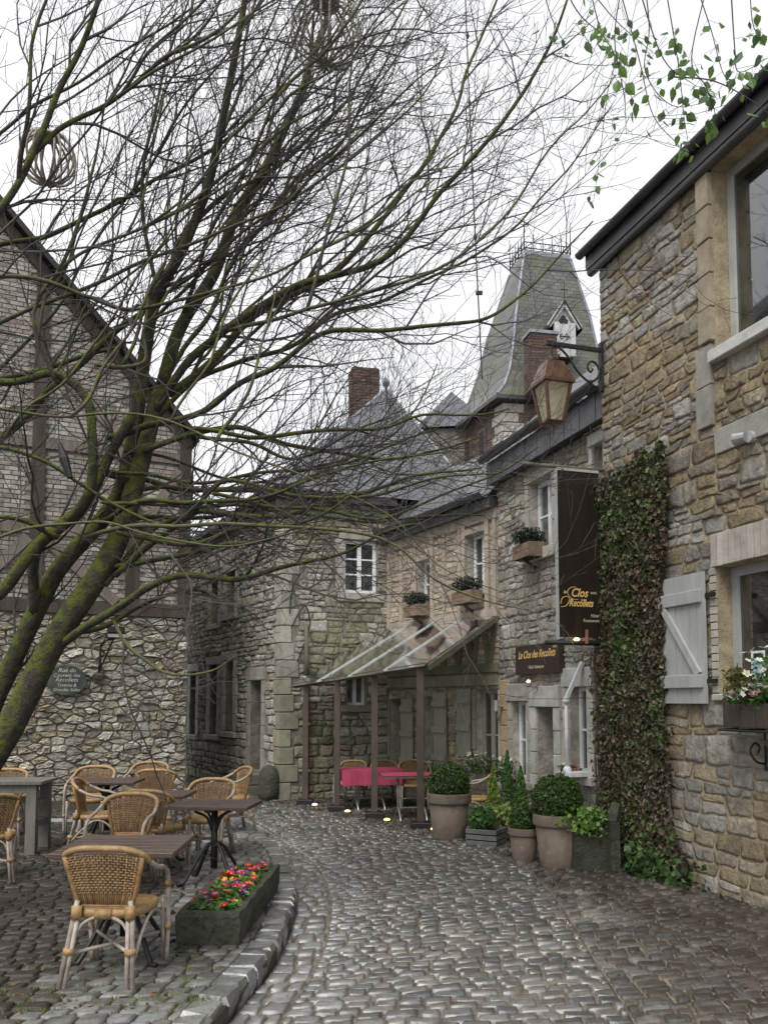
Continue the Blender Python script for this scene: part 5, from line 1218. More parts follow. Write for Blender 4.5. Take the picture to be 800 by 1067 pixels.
b = MB(); b.lathe([(.03,0),(.06,.08),(.05,.16),(.02,.19)], 10, (0,yl,(zl0+zl1)/2-.06)); b.build('bulb', 'curtain', ln, smooth=True)
# ---- hanging banner sign
sN = WR.L-.03
y0_, zt0 = WR.perp(622, 494, sN); y1_, _ = WR.perp(579, 494, sN); _, zbn = WR.perp(600, 664, sN); _, zp0 = WR.perp(600, 488, sN); _, zp1 = WR.perp(600, 670, sN); y2_, _ = WR.perp(545, 488, sN); y3_, _ = WR.perp(568, 668, sN)
bn = thing('banner_sign', 'tall dark brown hanging hotel banner with gold lettering', 'sign', WR.P(sN, 0, 0), WR.rz)
b = MB(); b.tube([(0,.0,zp0),(0,y2_,zp0)], .022, 8); b.build('top_rod', 'timber_green', bn, smooth=True); b = MB(); b.tube([(0,.0,zp1),(0,y3_,zp1)], .026, 8); b.build('bottom_rod', 'iron', bn, smooth=True)
b = MB(); b.box(-.02,.02,y0_,y1_,zbn,zt0); b.build('panel', 'banner_brown', bn); b = MB(); b.box(-.026,.026,y1_,y1_+.012,zbn-.03,zt0+.02); b.box(-.026,.026,y0_-.0,y1_,zt0,zt0+.03); b.build('edge_strip', 'paint_greygreen', bn)
b = MB(); b.tube([(-.05,(y0_+y1_)/2-.06,zp1-.01),(-.05,(y0_+y1_)/2-.06,zbn+.08)], .022, 8); b.build('spot_holder', 'copper', bn); b = MB(); b.lathe([(.02,0),(.035,.015),(.02,.03)], 10, (-.06,(y0_+y1_)/2+.07,zp1+.02)); b.build('bulb', 'lamp_warm', bn)
bw = y1_-y0_; yc = (y0_+y1_)/2; zz = lambda py: WR.perp(600, py, sN)[1]
rot = (PI/2, 0, -PI/2); X = -.023
def bt(s, size, yy, py, mat='gold', shear=.35, bold=.0, sx=.9, align='CENTER'): return text(s, size, mat, bn, (X, yy, zz(py)), rot, shear=shear, bold=bold, sx=sx, align=align)
bt('le', .05, yc+bw*.36, 619, bold=.001); bt('Clos', .13, yc+bw*.02, 622, bold=.002, sx=.85); bt('des', .032, yc-bw*.05, 626); bt('Recollets', .112, yc-bw*.02, 632, bold=.002, sx=.7); bt('***', .07, yc-bw*.33, 621, 'gold_pale', 0)
bt('Hôtel', .05, yc-bw*.46, 643, 'gold_pale', 0, align='RIGHT'); bt('Restaurant', .05, yc-bw*.46, 648, 'gold_pale', 0, align='RIGHT')
b = MB(); u = lambda a, c: (X, yc+bw*a, zz(c)); b.tube(catmull([u(.1,612), u(.22,613), u(.3,618), u(.2,624), u(.05,625)], 5), .004, 4); b.tube(catmull([u(.46,630), u(.42,624), u(.3,622), u(.25,626), u(.34,632), u(.46,633)], 5), .004, 4); b.build('swash', 'gold', bn)
# ---- brown hotel sign on the stone front
sr_ = WH.rect(543,672,589,704); z0_, z1_ = WH.loc(566, 702)[1], WH.loc(566, 671)[1]
hsg = thing('hotel_sign', 'brown rectangular hotel sign with gold script above the door', 'sign', WH.P((sr_[0]+sr_[1])/2, .06, (z0_+z1_)/2), WH.rz)
sw_, shh = (sr_[1]-sr_[0]), z1_-z0_
b = MB(); b.box(-sw_/2,sw_/2,-.03,.03,-shh/2,shh/2,bev=.004); b.build('board', 'sign_brown', hsg)
text('Le Clos des Recollets', shh*.36, 'gold', hsg, (0,.033,.02), (PI/2,0,PI), shear=.35, sx=min(1, sw_*.9/(shh*.36*9.3)), bold=.002)
text('Hôtel  Restaurant', shh*.17, 'gold_pale', hsg, (0,.033,-shh*.32), (PI/2,0,PI), sx=.9)
text('***', shh*.25, 'gold_pale', hsg, (-sw_*.42,.033,shh*.22), (PI/2,0,PI))
ls = WH.loc(563, 716); la = thing('wall_lamp', 'small lit wall spotlight under the brown hotel sign', 'lamp', WH.P(ls[0], 0, ls[1]), WH.rz)
b = MB(); b.tube([(0,0,0),(0,.1,0),(.02,.15,.02)], .018, 6); b.build('arm', 'steel', la); b = MB(); b.lathe([(.02,0),(.04,.02),(.045,.06)], 10, (.03,.16,0)); b.build('shade', 'steel', la); b = MB(); b.lathe([(.01,0),(.03,.02),(.01,.04)], 8, (.03,.16,.055)); b.build('bulb', 'lamp_warm', la)
ls = WH.loc(525, 736); lb_ = thing('wall_lamp', 'small unlit steel wall lamp at the left corner of the stone hotel', 'lamp', WH.P(ls[0], 0, ls[1]), WH.rz)
b = MB(); b.tube([(0,0,0),(0,.12,.0)], .02, 6); b.build('arm', 'steel', lb_); b = MB(); b.tube([(0,.12,-.07),(0,.12,.09)], .04, 10); b.build('shade', 'steel', lb_)
# white awning frame beside the ivy
wp = thing('awning_frame', 'tall white metal frame post beside the ivy on the hotel front', 'frame', WH.P(winB[0]+.05, .0, 0), WH.rz)
zq0, zq1, zq2 = WH.loc(610, 805)[1], WH.loc(610, 728)[1], WH.loc(610, 690)[1]
b = MB(); b.tube([(0,.26,zq0),(0,.26,zq1)], .022, 8); b.lathe([(.045,0),(.05,.03),(.03,.06)], 10, (0,.26,zq1-.05)); b.lathe([(.05,0),(.05,.05),(.034,.08)], 10, (0,.26,zq0)); b.build('post', 'paint_white', wp, smooth=True)
b = MB(); b.bar((0,.26,zq1), (-.02,.05,zq2), .05, .04); b.build('stay', 'paint_white', wp)
b = MB(); b.box(-.16,.06,.02,.3,zq0-.03,zq0+.02); b.build('foot_shelf', 'paint_white', wp)
# window boxes of upper windows
def small_box(W, px, py, wpx, label, lab2):
    s, z = W.loc(px, py); k = W.P(s, 0, 0).y/F; wd = abs(W.loc(px-wpx/2, py)[0]-W.loc(px+wpx/2, py)[0])*.8; t = thing('window_box', label, 'planter', W.P(s, .0, z), W.rz, 'wooden window boxes on the upper floor')
    for i in range(2): q = MB(); q.box(-wd/2, wd/2, .26, .28, .095*i+.003, .095*(i+1), bev=.004); q.build('plank', 'box_wood', t); 
    for sx in (-1, 1): q = MB(); q.box(sx*wd/2-.01, sx*wd/2+.01, .06, .259, 0, .19); q.build('end_plank', 'box_wood', t)
    q = MB(); q.box(-wd/2+.01, wd/2-.01, .06, .258, 0, .16); q.build('soil', 'soil', t)
    q = MB(); q.bar((0,.05,-.12), (0,.25,-.004), .03, .03); q.build('bracket', 'timber_dark', t)
    c = W.P(s, .16, z+.16); bush('box_shrub', lab2, c, wd*.48, .14, .13, 1700, [(.02,.035,.02),(.03,.05,.025),(.02,.03,.015)], .03, rf, stems=False)
M('box_wood', (.2,.14,.1), .8, .25, 8, .3, 40)
small_box(WT, 442.5, 643, 19, 'brown wooden window box under the upper left timber house window', 'dark clipped shrub in the upper left window box')
small_box(WT, 495.5, 630, 25, 'brown wooden window box under the upper right timber house window', 'dark clipped shrub in the upper right window box')
small_box(WH, 562, 583, 22, 'brown wooden window box at the upper hotel window', 'low dark plants in the hotel window box')
# ================================================================ glass canopy on posts
pbs = [G(438,864), G(390,853), G(351,846), G(318,839)]
can = thing('glass_canopy', 'sloping glass canopy on slim brown posts against the timber house', 'canopy', pbs[0]); inv = Vector(pbs[0])
ztop = [U(438,692,pbs[0].y).z, U(318,711,pbs[3].y).z]
oa, ob_ = pbs[0].copy(), pbs[3].copy(); oa.z, ob_.z = ztop; dirc = (ob_-oa); oe = ob_+dirc*.13; os = oa-dirc*.06
s0_, z0_ = WT.loc(519, 642); wa = WT.P(max(.02, s0_), .08, z0_); we = WT.P(WT.L-.05, .08, WT.loc(410, 655)[1])
for i, p in enumerate(pbs):
    tz = oa.lerp(ob_, (p-pbs[0]).length/(pbs[3]-pbs[0]).length).z
    b = MB(); b.box(p.x-.045-inv.x, p.x+.045-inv.x, p.y-.045-inv.y, p.y+.045-inv.y, .1, tz-.04, bev=.004); po_ = b.build('post', 'post_brown', can)
    b = MB(); b.box(p.x-.13-inv.x, p.x+.13-inv.x, p.y-.13-inv.y, p.y+.13-inv.y, 0, .1, bev=.012); b.build('base_block', 'black_metal', po_)
b = MB(); b.bar(os-inv-Vector((0,0,.03)), oe-inv-Vector((0,0,.03)), .06, .07); b.build('front_beam', 'post_brown', can)
b = MB(); b.bar(wa-inv-Vector((0,0,.05)), we-inv-Vector((0,0,.05)), .06, .1); b.build('wall_beam', 'timber_green', can)
np_ = 4
for i in range(np_+1):
    t = i/np_; a, c = os.lerp(oe, t)-inv, wa.lerp(we, t)-inv
    if i == 0: b = MB(); b.bar(a-Vector((0,0,.06)), c-Vector((0,0,.06)), .05, .08); b.build('rafter', 'timber_green', can)
    else: b = MB(); b.bar(a-Vector((0,0,.03)), c-Vector((0,0,.03)), .04, .05); b.build('rafter', 'paint_greygreen', can)
    if i < np_:
        t2 = (i+1)/np_; n_ = Vector((0,0,.014)); q = [os.lerp(oe, t)-inv, os.lerp(oe, t2)-inv, wa.lerp(we, t2)-inv, wa.lerp(we, t)-inv]; ex = (q[0]-q[3])*.06
        b = MB(); b.poly([q[0]+ex, q[1]+ex, q[2], q[3]], .012); b.build('glass_panel', 'canopy_glass', can)
        if i: b = MB(); b.bar(q[0]+ex+Vector((0,0,.02)), q[3]+Vector((0,0,.02)), .035, .02); b.build('glazing_bar', 'paint_grey', can)
# floor lights between the posts
for (px, py, lb) in ((328,841,'farthest of the lit floor lights by the canopy posts'), (362,848,'lit floor light between the second and third canopy posts'), (403,857,'lit floor light left of the front canopy post'), (452,867,'nearest lit floor light beside the boxwood pot')):
    p = G(px, py); t = thing('floor_light', lb, 'lamp', (p.x, p.y, 0), 0, 'small floor lights along the canopy')
    b = MB(); b.lathe([(.07,.0),(.075,.02),(.06,.035)], 12); b.build('rim', 'black_metal', t); b = MB(); b.lathe([(.045,.034),(.04,.05),(.015,.058)], 10); b.build('lens', 'lamp_floor', t)
# tables with red cloths and chairs under the canopy
def cloth_table(px, py, wd, dp, rz, label, lab2, ht=.66, drop=.13):
    p = G(px, py); t = thing('bistro_table', label, 'table', (p.x, p.y, 0), R(rz), 'tables under the glass canopy')
    b = MB(); b.box(-wd/2,wd/2,-dp/2,dp/2,ht-.03,ht-.002); b.build('table_top', 'timber_grey', t)
    for s in (-1, 1): b = MB(); b.tube([(s*wd*.22,0,.1),(s*wd*.22,0,ht-.03)], .018, 6); b.tube(catmull([(s*wd*.22,-.27,.0),(s*wd*.22,-.2,.08),(s*wd*.22,0,.18),(s*wd*.22,.2,.08),(s*wd*.22,.27,0)], 4), .015, 6); b.build('leg', 'steel', t, smooth=True)
    b = MB(); b.tube([(-wd*.22,0,.17),(wd*.22,0,.17)], .012, 6); b.build('stretcher', 'steel', t)
    b = MB(); b.box(-wd/2-.01,wd/2+.01,-dp/2-.01,dp/2+.01,ht,ht+.012)
    if drop: 
        n = 14
        for k in range(n): a0, a1 = -wd/2+wd*k/n, -wd/2+wd*(k+1)/n; y0, y1 = -dp/2-.012-.012*math.sin(k*1.3), -dp/2-.012-.012*math.sin((k+1)*1.3); b.add([(a0,-dp/2-.01,ht+.01),(a1,-dp/2-.01,ht+.01),(a1,y1,ht-drop),(a0,y0,ht-drop)], [(0,1,2,3)])
        for s in (-1, 1): b.add([(s*(wd/2+.01),-dp/2,ht+.01),(s*(wd/2+.01),dp/2,ht+.01),(s*(wd/2+.02),dp/2,ht-drop),(s*(wd/2+.02),-dp/2,ht-drop)], [(0,1,2,3)])
    tag(b.build('tablecloth', 'cloth_red', None, loc=(p.x, p.y, 0), rot=(0,0,R(rz))), lab2, 'tablecloth')
cloth_table(384, 843, .95, .6, 12, 'bistro table with metal legs farther under the canopy', 'red cloth hanging over the farther canopy table', .62, .22)
cloth_table(428, 854, .85, .55, 8, 'bistro table with metal legs behind the front canopy post', 'red cloth on the table behind the front canopy post', .64, .0)
gpn = 'rattan armchairs under the glass canopy'
chair(365, 838, 165, 'rattan armchair at the far left of the canopy tables', 0, gpn, .84)
chair(402, 838, 190, 'rattan armchair between the two red cloth tables', 0, gpn, .84)
chair(432, 843, 180, 'rattan armchair behind the nearer red cloth table', 0, gpn, .9)
chair(496, 861, 75, 'rattan armchair right of the boxwood pot by the taupe shutter', 0, gpn, .9)
# ================================================================ ivy on the corner of the right house
ri = random.Random(8)
ivy = thing('ivy', 'tall brown and green ivy covering the corner of the ochre stone house', 'ivy', WR.P(WR.L-.4, .05, 0), WR.rz)
edge = [(458,701,640),(500,702,622),(560,703,620),(640,698,620),(700,700,622),(780,703,626),(830,706,630),(880,715,636),(915,722,645),(932,724,655)]
def ivyspan(py):
    for a, c in zip(edge, edge[1:]):
        if a[0] <= py <= c[0]: t = (py-a[0])/(c[0]-a[0]); return a[1]+(c[1]-a[1])*t, a[2]+(c[2]-a[2])*t
    return edge[-1][1:]
s_near = [WR.loc(ivyspan(py)[0], py) for py in range(460, 931, 10)]; zs_ = [q[1] for q in s_near][::-1]; ss_ = [q[0] for q in s_near][::-1]
pts = []; ztop_ = max(zs_); off = WR.L-.4
def thick(s, z): return .06+.045*noise.noise(Vector((s*2.2, z*2.2, 1)))+.03*noise.noise(Vector((s*6, z*6, 4)))
cnt = 0; greenp, brownp = [], []
while cnt < 19000:
    z = ri.uniform(0, ztop_+.05); sn = float(np.interp(z, zs_, ss_))+.12*noise.noise(Vector((0, z*2.3, 2)))+.05*noise.noise(Vector((0, z*9, 2)))
    s = ri.uniform(sn, WR.L+.04)
    tz = ztop_-.13*max(0, (s-sn-.25))+.12*noise.noise(Vector((s*4, 0, 7)))
    cnt += 1
    if z > tz: continue
    if s <= WR.L-.02: y = max(.01, thick(s, z))*(.4+.75*ri.random()); n = (0,1,.1)
    else: y = max(.02, .1+thick(s, z)*1.0)*ri.uniform(-.8, 1)-max(0, s-WR.L)*.3; n = (.7,.7,.1)
    gr = noise.noise(Vector((s*1.7, z*1.3, 3)))+.55*max(0, (z-ztop_+1.2)/1.2)+.5*max(0, .75-z)
    (greenp if ri.random() < .14+.45*gr else brownp).append(((s-off, y, z), n))
leaf_cloud(greenp, .062, [(.07,.13,.035),(.1,.17,.045),(.05,.095,.028),(.15,.2,.07)], ri, 'leaves', ivy, up=-.5, asp=1.15)['kind'] = 'stuff'
leaf_cloud(brownp, .055, [(.1,.07,.048),(.13,.09,.06),(.07,.052,.038),(.18,.135,.09),(.07,.08,.035),(.12,.1,.065),(.08,.09,.04)], ri, 'withered_leaves', ivy, up=-.8, asp=1.0)['kind'] = 'stuff'
b = MB()
for k in range(60):
    s = ri.uniform(ss_[20]+.05, WR.L+.1); z = 0; P_ = []
    x = s
    while z < ztop_*ri.uniform(.7, 1):
        P_.append((x-off, max(.015, thick(x, z)*.55), z)); z += .18; x += ri.uniform(-.07, .07); x = min(max(x, float(np.interp(z, zs_, ss_))+.03), WR.L+.12)
    if len(P_) > 2: b.tube(P_, np.linspace(.012, .004, len(P_)), 4)
b.build('vines', 'vine_wood', ivy)
pts = [((ri.gauss(0, .3), ri.uniform(.02,.32), abs(ri.gauss(0, .13))), (0,1,.5)) for k in range(500)]
c = WR.P(WR.loc(690, 930)[0], 0, 0); gi = thing('ground_ivy', 'glossy green ivy spreading at the foot of the tall ivy', 'ivy', c, WR.rz); leaf_cloud(pts, .075, [(.05,.1,.03),(.07,.14,.04),(.04,.07,.02)], ri, 'leaves', gi, asp=1.15)['kind'] = 'stuff'
# ================================================================ the bare tree leaning in from the left
rt = random.Random(42)
base = G(-105, 962, KERB); D0 = base.y
tree = thing('bare_tree', 'large bare mossy tree leaning in from the left over the terrace', 'tree', base); TI = base
tw = {'n': 0}; TW_ = MB()
LPTS = []
def limb_start(x0, x1, y0, y1):
    c = [q for q in LPTS if x0 < q[0] < x1 and y0 < q[1] < y1]
    return rt.choice(c)
def limb(pts, r0, r1, mat='bark', name='limb', n=8, spawn=True, dens=1.0, kids=None, wob=.02):
    P_ = [U(*q) for q in pts]; C = catmull(P_, 6); L = len(C); C2 = []
    for i, p in enumerate(C):
        k = wob*min(1, i/4); C2.append(p+Vector((noise.noise(p*1.7), noise.noise(p*1.7+Vector((9,0,0))), noise.noise(p*1.7+Vector((0,7,0)))))*k*3)
    R_ = []
    for i in range(L): t = i/(L-1); d = C2[i].y/F; R_.append((r1+(r0-r1)*(1-t**1.35))*d*(1+.07*noise.noise(C2[i]*6)))
    if name != 'branch':
        for p in C2[2:-6]: q = proj(p); LPTS.append((q[0], q[1], p.y))
    b = MB(); b.tube([p-TI for p in C2], R_, n); o = b.build(name, mat, tree, smooth=True)
    if spawn: spawn_on(C2, R_, 1, dens)
    return o
def grow(p, d, length, r, lev):
    n = max(3, int(length/.16)); P_ = [p]; rs = [r]; dd = d.normalized(); step = length/n
    for i in range(n):
        up = Vector((.0, 0, 1)); dd = (dd+Vector((rt.gauss(0,1), rt.gauss(0,1)*.7, rt.gauss(0,1)))*.17+up*.07*(1 if lev > 1 else .8)+Vector((.025,0,0))).normalized()
        P_.append(P_[-1]+dd*step); rs.append(max(.0016, r*(1-.8*(i+1)/n)))
    q = proj(P_[len(P_)//2])
    if q and -60 < q[0] < 860 and -80 < q[1] < 1000:
        TW_.tube([x-TI for x in P_], rs, 4 if lev == 1 else 3, cap=False); tw['n'] += 1
    else: return
    if lev < 3: spawn_on(P_, rs, lev+1, 1.0)
def spawn_on(C, Rr, lev, dens):
    tot = sum((b_-a).length for a, b_ in zip(C, C[1:])); sp_ = {1: .26, 2: .17, 3: .14}[lev]/dens; pos = tot*(.18 if lev == 1 else .15); acc = 0; side = 1
    for i in range(len(C)-1):
        sl_ = (C[i+1]-C[i]).length
        while pos < acc+sl_ and pos < tot*.98:
            t = (pos-acc)/sl_; p = C[i].lerp(C[i+1], t); tg = (C[i+1]-C[i]).normalized(); fr_t = pos/tot
            ax_ = tg.cross(Vector((0,1,0))); ax_ = ax_.normalized() if ax_.length > 1e-3 else Vector((0,0,1))
            az = rt.uniform(-.9, .9); side = -side
            lat = (ax_*side*math.cos(az)+Vector((0,1,0))*math.sin(az)).normalized(); an = R(rt.uniform(22, 52))
            d = tg*math.cos(an)+lat*math.sin(an)+Vector((0,0,.12))
            ln_ = {1: rt.uniform(.6, 1.7)*(1.15-.5*fr_t), 2: rt.uniform(.2, .7), 3: rt.uniform(.05, .2)}[lev]
            r = min(Rr[i]*.62, {1: .0105, 2: .0055, 3: .003}[lev]*rt.uniform(.7, 1.25))
            grow(p, d, ln_, r, lev)
            pos += sp_*rt.uniform(.5, 1.6)
        acc += sl_
d = D0
# trunk and the second stem
limb([(-105,962,d),(-45,850,d),(0,768,d),(58,668,d),(108,592,d),(134,528,d+.05),(150,468,d+.1),(168,405,d+.15)], 15.5, 7.5, 'bark', 'trunk', 12, spawn=False, wob=.012)
limb([(-60,880,d+.1),(-15,745,d+.15),(20,676,d+.15),(52,610,d+.12),(80,570,d+.1),(104,540,d+.1),(124,508,d+.1),(140,440,d+.1),(154,364,d),(165,306,d-.1),(192,256,d-.2),(215,200,d-.3),(235,115,d-.5),(250,30,d-.6),(258,-25,d-.7)], 10.5, 2.8, 'bark', 'stem', 10, wob=.012)
limb([(168,405,d+.15),(191,334,d+.2),(225,272,d+.3),(250,220,d+.4),(280,165,d+.5),(310,100,d+.6),(340,30,d+.7),(358,-25,d+.8)], 7, 3, 'bark', 'limb', 9)
limb([(36,640,d+.1),(42,575,d-.1),(81,525,d-.2),(92,498,d-.25),(95,460,d-.3),(90,412,d-.3),(58,390,d-.35),(20,400,d-.4),(-30,395,d-.5)], 6, 3.5, 'bark')
limb([(-40,640,d-.3),(0,618,d-.25),(42,572,d-.2),(80,527,d-.15),(110,470,d-.1),(135,430,d-.1)], 7, 5, 'bark', spawn=False)
D = [
 ([(161,430,d+.1),(195,377,d),(240,344,d-.1),(300,302,d-.2),(350,285,d-.3),(400,262,d-.4),(460,205,d-.5),(520,135,d-.6),(565,60,d-.7),(592,-5,d-.8)], 8.5, 2.6),
 ([(176,411,d+.1),(225,374,d+.3),(262,336,d+.4),(300,312,d+.5),(350,285,d+.7),(400,228,d+.8),(440,170,d+.9),(470,120,d+1),(500,50,d+1.1),(520,-10,d+1.1)], 7.5, 2.2),
 ([(112,456,d),(150,441,d-.1),(210,426,d-.2),(247,400,d-.3),(285,381,d-.4),(340,345,d-.5),(404,342,d-.6),(472,337,d-.7),(516,328,d-.7),(552,302,d-.7),(582,268,d-.7),(614,228,d-.7)], 6.5, 1.6),
 ([(150,470,d),(200,452,d+.2),(250,446,d+.3),(300,464,d+.4),(360,475,d+.5),(420,477,d+.6),(465,468,d+.7),(500,452,d+.7)], 5.5, 1.5),
 ([(120,600,d),(165,560,d-.1),(200,530,d-.2),(240,497,d-.3),(320,514,d-.5),(400,512,d-.6),(464,500,d-.7),(518,494,d-.8)], 6, 1.5),
 ([(110,610,d),(150,560,d+.1),(195,540,d+.2),(240,524,d+.3),(300,532,d+.5),(345,540,d+.6),(440,541,d+.8),(502,533,d+.9)], 5.5, 1.5),
 ([(58,676,d),(97,649,d-.1),(140,623,d-.2),(185,600,d-.3),(235,601,d-.4),(262,597,d-.5),(292,590,d-.55),(352,575,d-.7),(395,556,d-.8),(440,548,d-.9)], 8, 1.6),
 ([(75,660,d),(110,652,d+.15),(150,628,d+.3),(200,612,d+.4),(226,625,d+.45),(214,645,d+.45),(190,660,d+.45)], 5, 2),
 ([(118,645,d-.1),(130,668,d-.15),(150,685,d-.2),(182,701,d-.25),(227,697,d-.3),(252,680,d-.35)], 4.2, 1.2),
 ([(104,545,d),(150,520,d-.3),(200,518,d-.5),(260,520,d-.7),(330,500,d-.9),(400,480,d-1.1),(470,470,d-1.2)], 5, 1.4),
 ([(90,560,d),(130,545,d-.4),(190,545,d-.6),(260,548,d-.8),(330,552,d-1),(400,568,d-1.1),(450,600,d-1.2),(500,625,d-1.2),(548,640,d-1.2)], 4.5, 1.2),
 ([(60,560,d-.2),(20,545,d-.4),(-20,540,d-.5)], 6, 4),
 ([(-20,470,d-.5),(40,478,d-.4),(80,500,d-.35),(120,522,d-.3),(165,545,d-.35),(178,540,d-.4)], 5, 3),
 ([(-20,475,d-.2),(30,440,d-.2),(60,400,d-.2),(120,350,d-.1),(150,325,d),(170,290,d+.1),(185,250,d+.2),(235,205,d+.3),(300,165,d+.5),(360,105,d+.7),(400,40,d+.9),(430,-10,d+1)], 8, 2),
 ([(-20,285,d-.6),(40,292,d-.6),(90,312,d-.5),(140,325,d-.4),(200,308,d-.4),(270,290,d-.5),(330,262,d-.6),(400,225,d-.7),(450,190,d-.8)], 4.5, 1.5),
 ([(-20,260,d-.4),(50,245,d-.3),(100,220,d-.2),(150,195,d-.1),(230,150,d),(300,85,d+.2),(345,40,d+.3),(380,-10,d+.4)], 5.5, 2),
 ([(-20,235,d-.8),(15,200,d-.8),(40,150,d-.8),(60,95,d-.8),(95,30,d-.8),(115,-20,d-.8)], 8, 5),
 ([(20,190,d-.8),(22,150,d-.9),(28,100,d-1),(40,40,d-1),(60,-20,d-1)], 5, 3),
 ([(35,160,d-.8),(75,130,d-.7),(120,105,d-.6),(165,70,d-.5),(210,25,d-.4),(235,-15,d-.4)], 5, 2),
 ([(-20,150,d-.6),(30,110,d-.6),(90,80,d-.6),(150,45,d-.6),(200,5,d-.6)], 4, 2),
 ([(-20,345,d-.4),(40,325,d-.4),(100,300,d-.4),(160,268,d-.4),(230,240,d-.4),(310,205,d-.4),(380,160,d-.4),(430,105,d-.4),(470,45,d-.4)], 4.5, 1.5),
 ([(160,440,d+.3),(200,400,d+.5),(240,380,d+.7),(300,362,d+.9),(350,330,d+1.1),(400,312,d+1.3),(450,290,d+1.4),(520,250,d+1.5),(580,190,d+1.5),(640,110,d+1.5)], 5, 1.3),
 ([(170,400,d+.3),(210,330,d+.6),(250,270,d+.8),(290,215,d+1),(350,150,d+1.2),(395,80,d+1.3),(420,20,d+1.3)], 5, 1.5),
 ([(240,344,d-.1),(300,330,d-.6),(360,310,d-.9),(420,296,d-1.1),(480,262,d-1.2),(540,210,d-1.2),(590,140,d-1.2),(640,70,d-1.2)], 4, 1.3),
 ([(190,330,d+.2),(215,250,d-.2),(245,190,d-.4),(280,120,d-.6),(300,60,d-.7),(320,-10,d-.8)], 4.5, 2),
 ([(165,306,d-.1),(150,240,d-.2),(150,170,d-.3),(170,100,d-.3),(180,40,d-.3),(200,-15,d-.3)], 4.5, 2),
 ([(130,470,d),(190,480,d+.4),(250,500,d+.7),(310,492,d+.9),(380,470,d+1.2),(430,430,d+1.4),(455,380,d+1.5)], 3.5, 1.2),
 ([(60,400,d-.4),(40,340,d-.5),(60,285,d-.5),(110,250,d-.5),(170,222,d-.5),(240,185,d-.6),(290,130,d-.6)], 4, 1.5),
 ([(100,380,d-.3),(130,380,d-.4),(150,372,d-.4),(150,345,d-.4),(165,330,d-.4),(240,300,d-.5)], 4.5, 2.5),
 ([(-20,395,d+.2),(40,382,d+.2),(90,368,d+.2),(130,362,d+.1)], 6, 4),
 ([(-20,575,d-.6),(40,552,d-.6),(100,545,d-.7),(150,556,d-.8),(230,568,d-.9),(300,556,d-1),(360,545,d-1.1)], 3.5, 1.2),
 ([(-20,430,d-.7),(50,432,d-.7),(110,430,d-.7),(180,440,d-.8),(250,470,d-.9),(320,500,d-1),(400,540,d-1.1),(450,585,d-1.1),(520,618,d-1.1)], 3, 1),
]
limb([(-75,905,d+.05),(-112,760,d-.2),(-128,600,d-.4),(-124,430,d-.5),(-118,300,d-.6),(-95,150,d-.7),(-60,20,d-.7),(-40,-40,d-.7)], 11, 3.5, 'bark', 'stem', 9, dens=.5)
for (pts, a, c) in D:
    if pts[0][0] == -20: pts = [(-121, pts[0][1]+75, d-.5), (-75, pts[0][1]+28, (d-.5+pts[0][2])/2)]+pts
    limb(pts, a*.56, c*.5, 'bark' if a > 4.6 else 'bark_light', 'limb', 7 if a > 5 else 6, dens=.8)
for k in range(11):          # long low branches sweeping across the middle
    x, y, dd_ = limb_start(105, 250, 430, 600); L_ = rt.uniform(200, 360); sag = rt.uniform(-25, 45); dv = rt.uniform(-1, 1.2); pts = []
    for t in (0, .25, .5, .75, 1): pts.append((x+L_*t, y+sag*math.sin(t*2.6)-(30+40*rt.random())*t*t+rt.uniform(-6, 6), dd_+t*dv))
    limb(pts, rt.uniform(2.0, 3.2), .8, 'bark', 'branch', 6, dens=.8, wob=.03)
for k in range(40):            # slender rising branches that fill the crown
    x, y, dd_ = limb_start(-60, 330, 60, 470)
    L_ = rt.uniform(180, 420); an = R(rt.uniform(28, 70)); cv = rt.uniform(-.1, .35); dv = rt.uniform(-.9, 1.3); pts = []
    for t in (0, .25, .5, .75, 1): a = an+cv*t; pts.append((x+math.cos(a)*L_*t, y-math.sin(a)*L_*t, dd_+t*dv))
    limb(pts, rt.uniform(1.3, 2.3), .6, 'bark_light', 'branch', 5, dens=.75, wob=.035)
o = TW_.build('twigs', 'twig', tree); o['kind'] = 'stuff'
# ---- woven twig balls hanging in the tree
def twig_ball(px, py, dpx, Y, label):
    c = U(px, py, Y); r = dpx/2*Y/F; t = thing('wicker_ball', label, 'ornament', c, 0, 'wicker balls hung in the tree')
    for k in range(9):
        a = PI*k/9+rt.uniform(-.1, .1); tl = rt.uniform(-.12, .12); b = MB()
        b.tube([Vector((math.cos(a)*math.sin(q)*r, math.sin(a)*math.sin(q)*r, math.cos(q+tl)*r))*(1+.02*math.sin(3*q+k)) for q in np.linspace(0, 2*PI, 25)], .009, 5); b.build('hoop', 'wicker', t, smooth=True)
    b = MB()
    for k in range(6): z = r*.93-.03*k*.0; b.tube([Vector((math.cos(q)*r*(.12+.05*k), math.sin(q)*r*(.12+.05*k), r*(.98-.02*k*k*.3))) for q in np.linspace(0, 2*PI, 15)], .008, 4)
    b.build('knot', 'wicker', t)
    b = MB(); b.tube([(0,0,r*.95),(0.02,0,r+.6)], .004, 4); b.build('cord', 'twig', t)
M('wicker', (.36,.33,.29), .85, .3, 12, .3, 50)
twig_ball(340, 33, 76, d+.1, 'large wicker twig ball hanging high in the tree')
twig_ball(50, 165, 58, d-.2, 'smaller wicker twig ball hanging in the left branches')
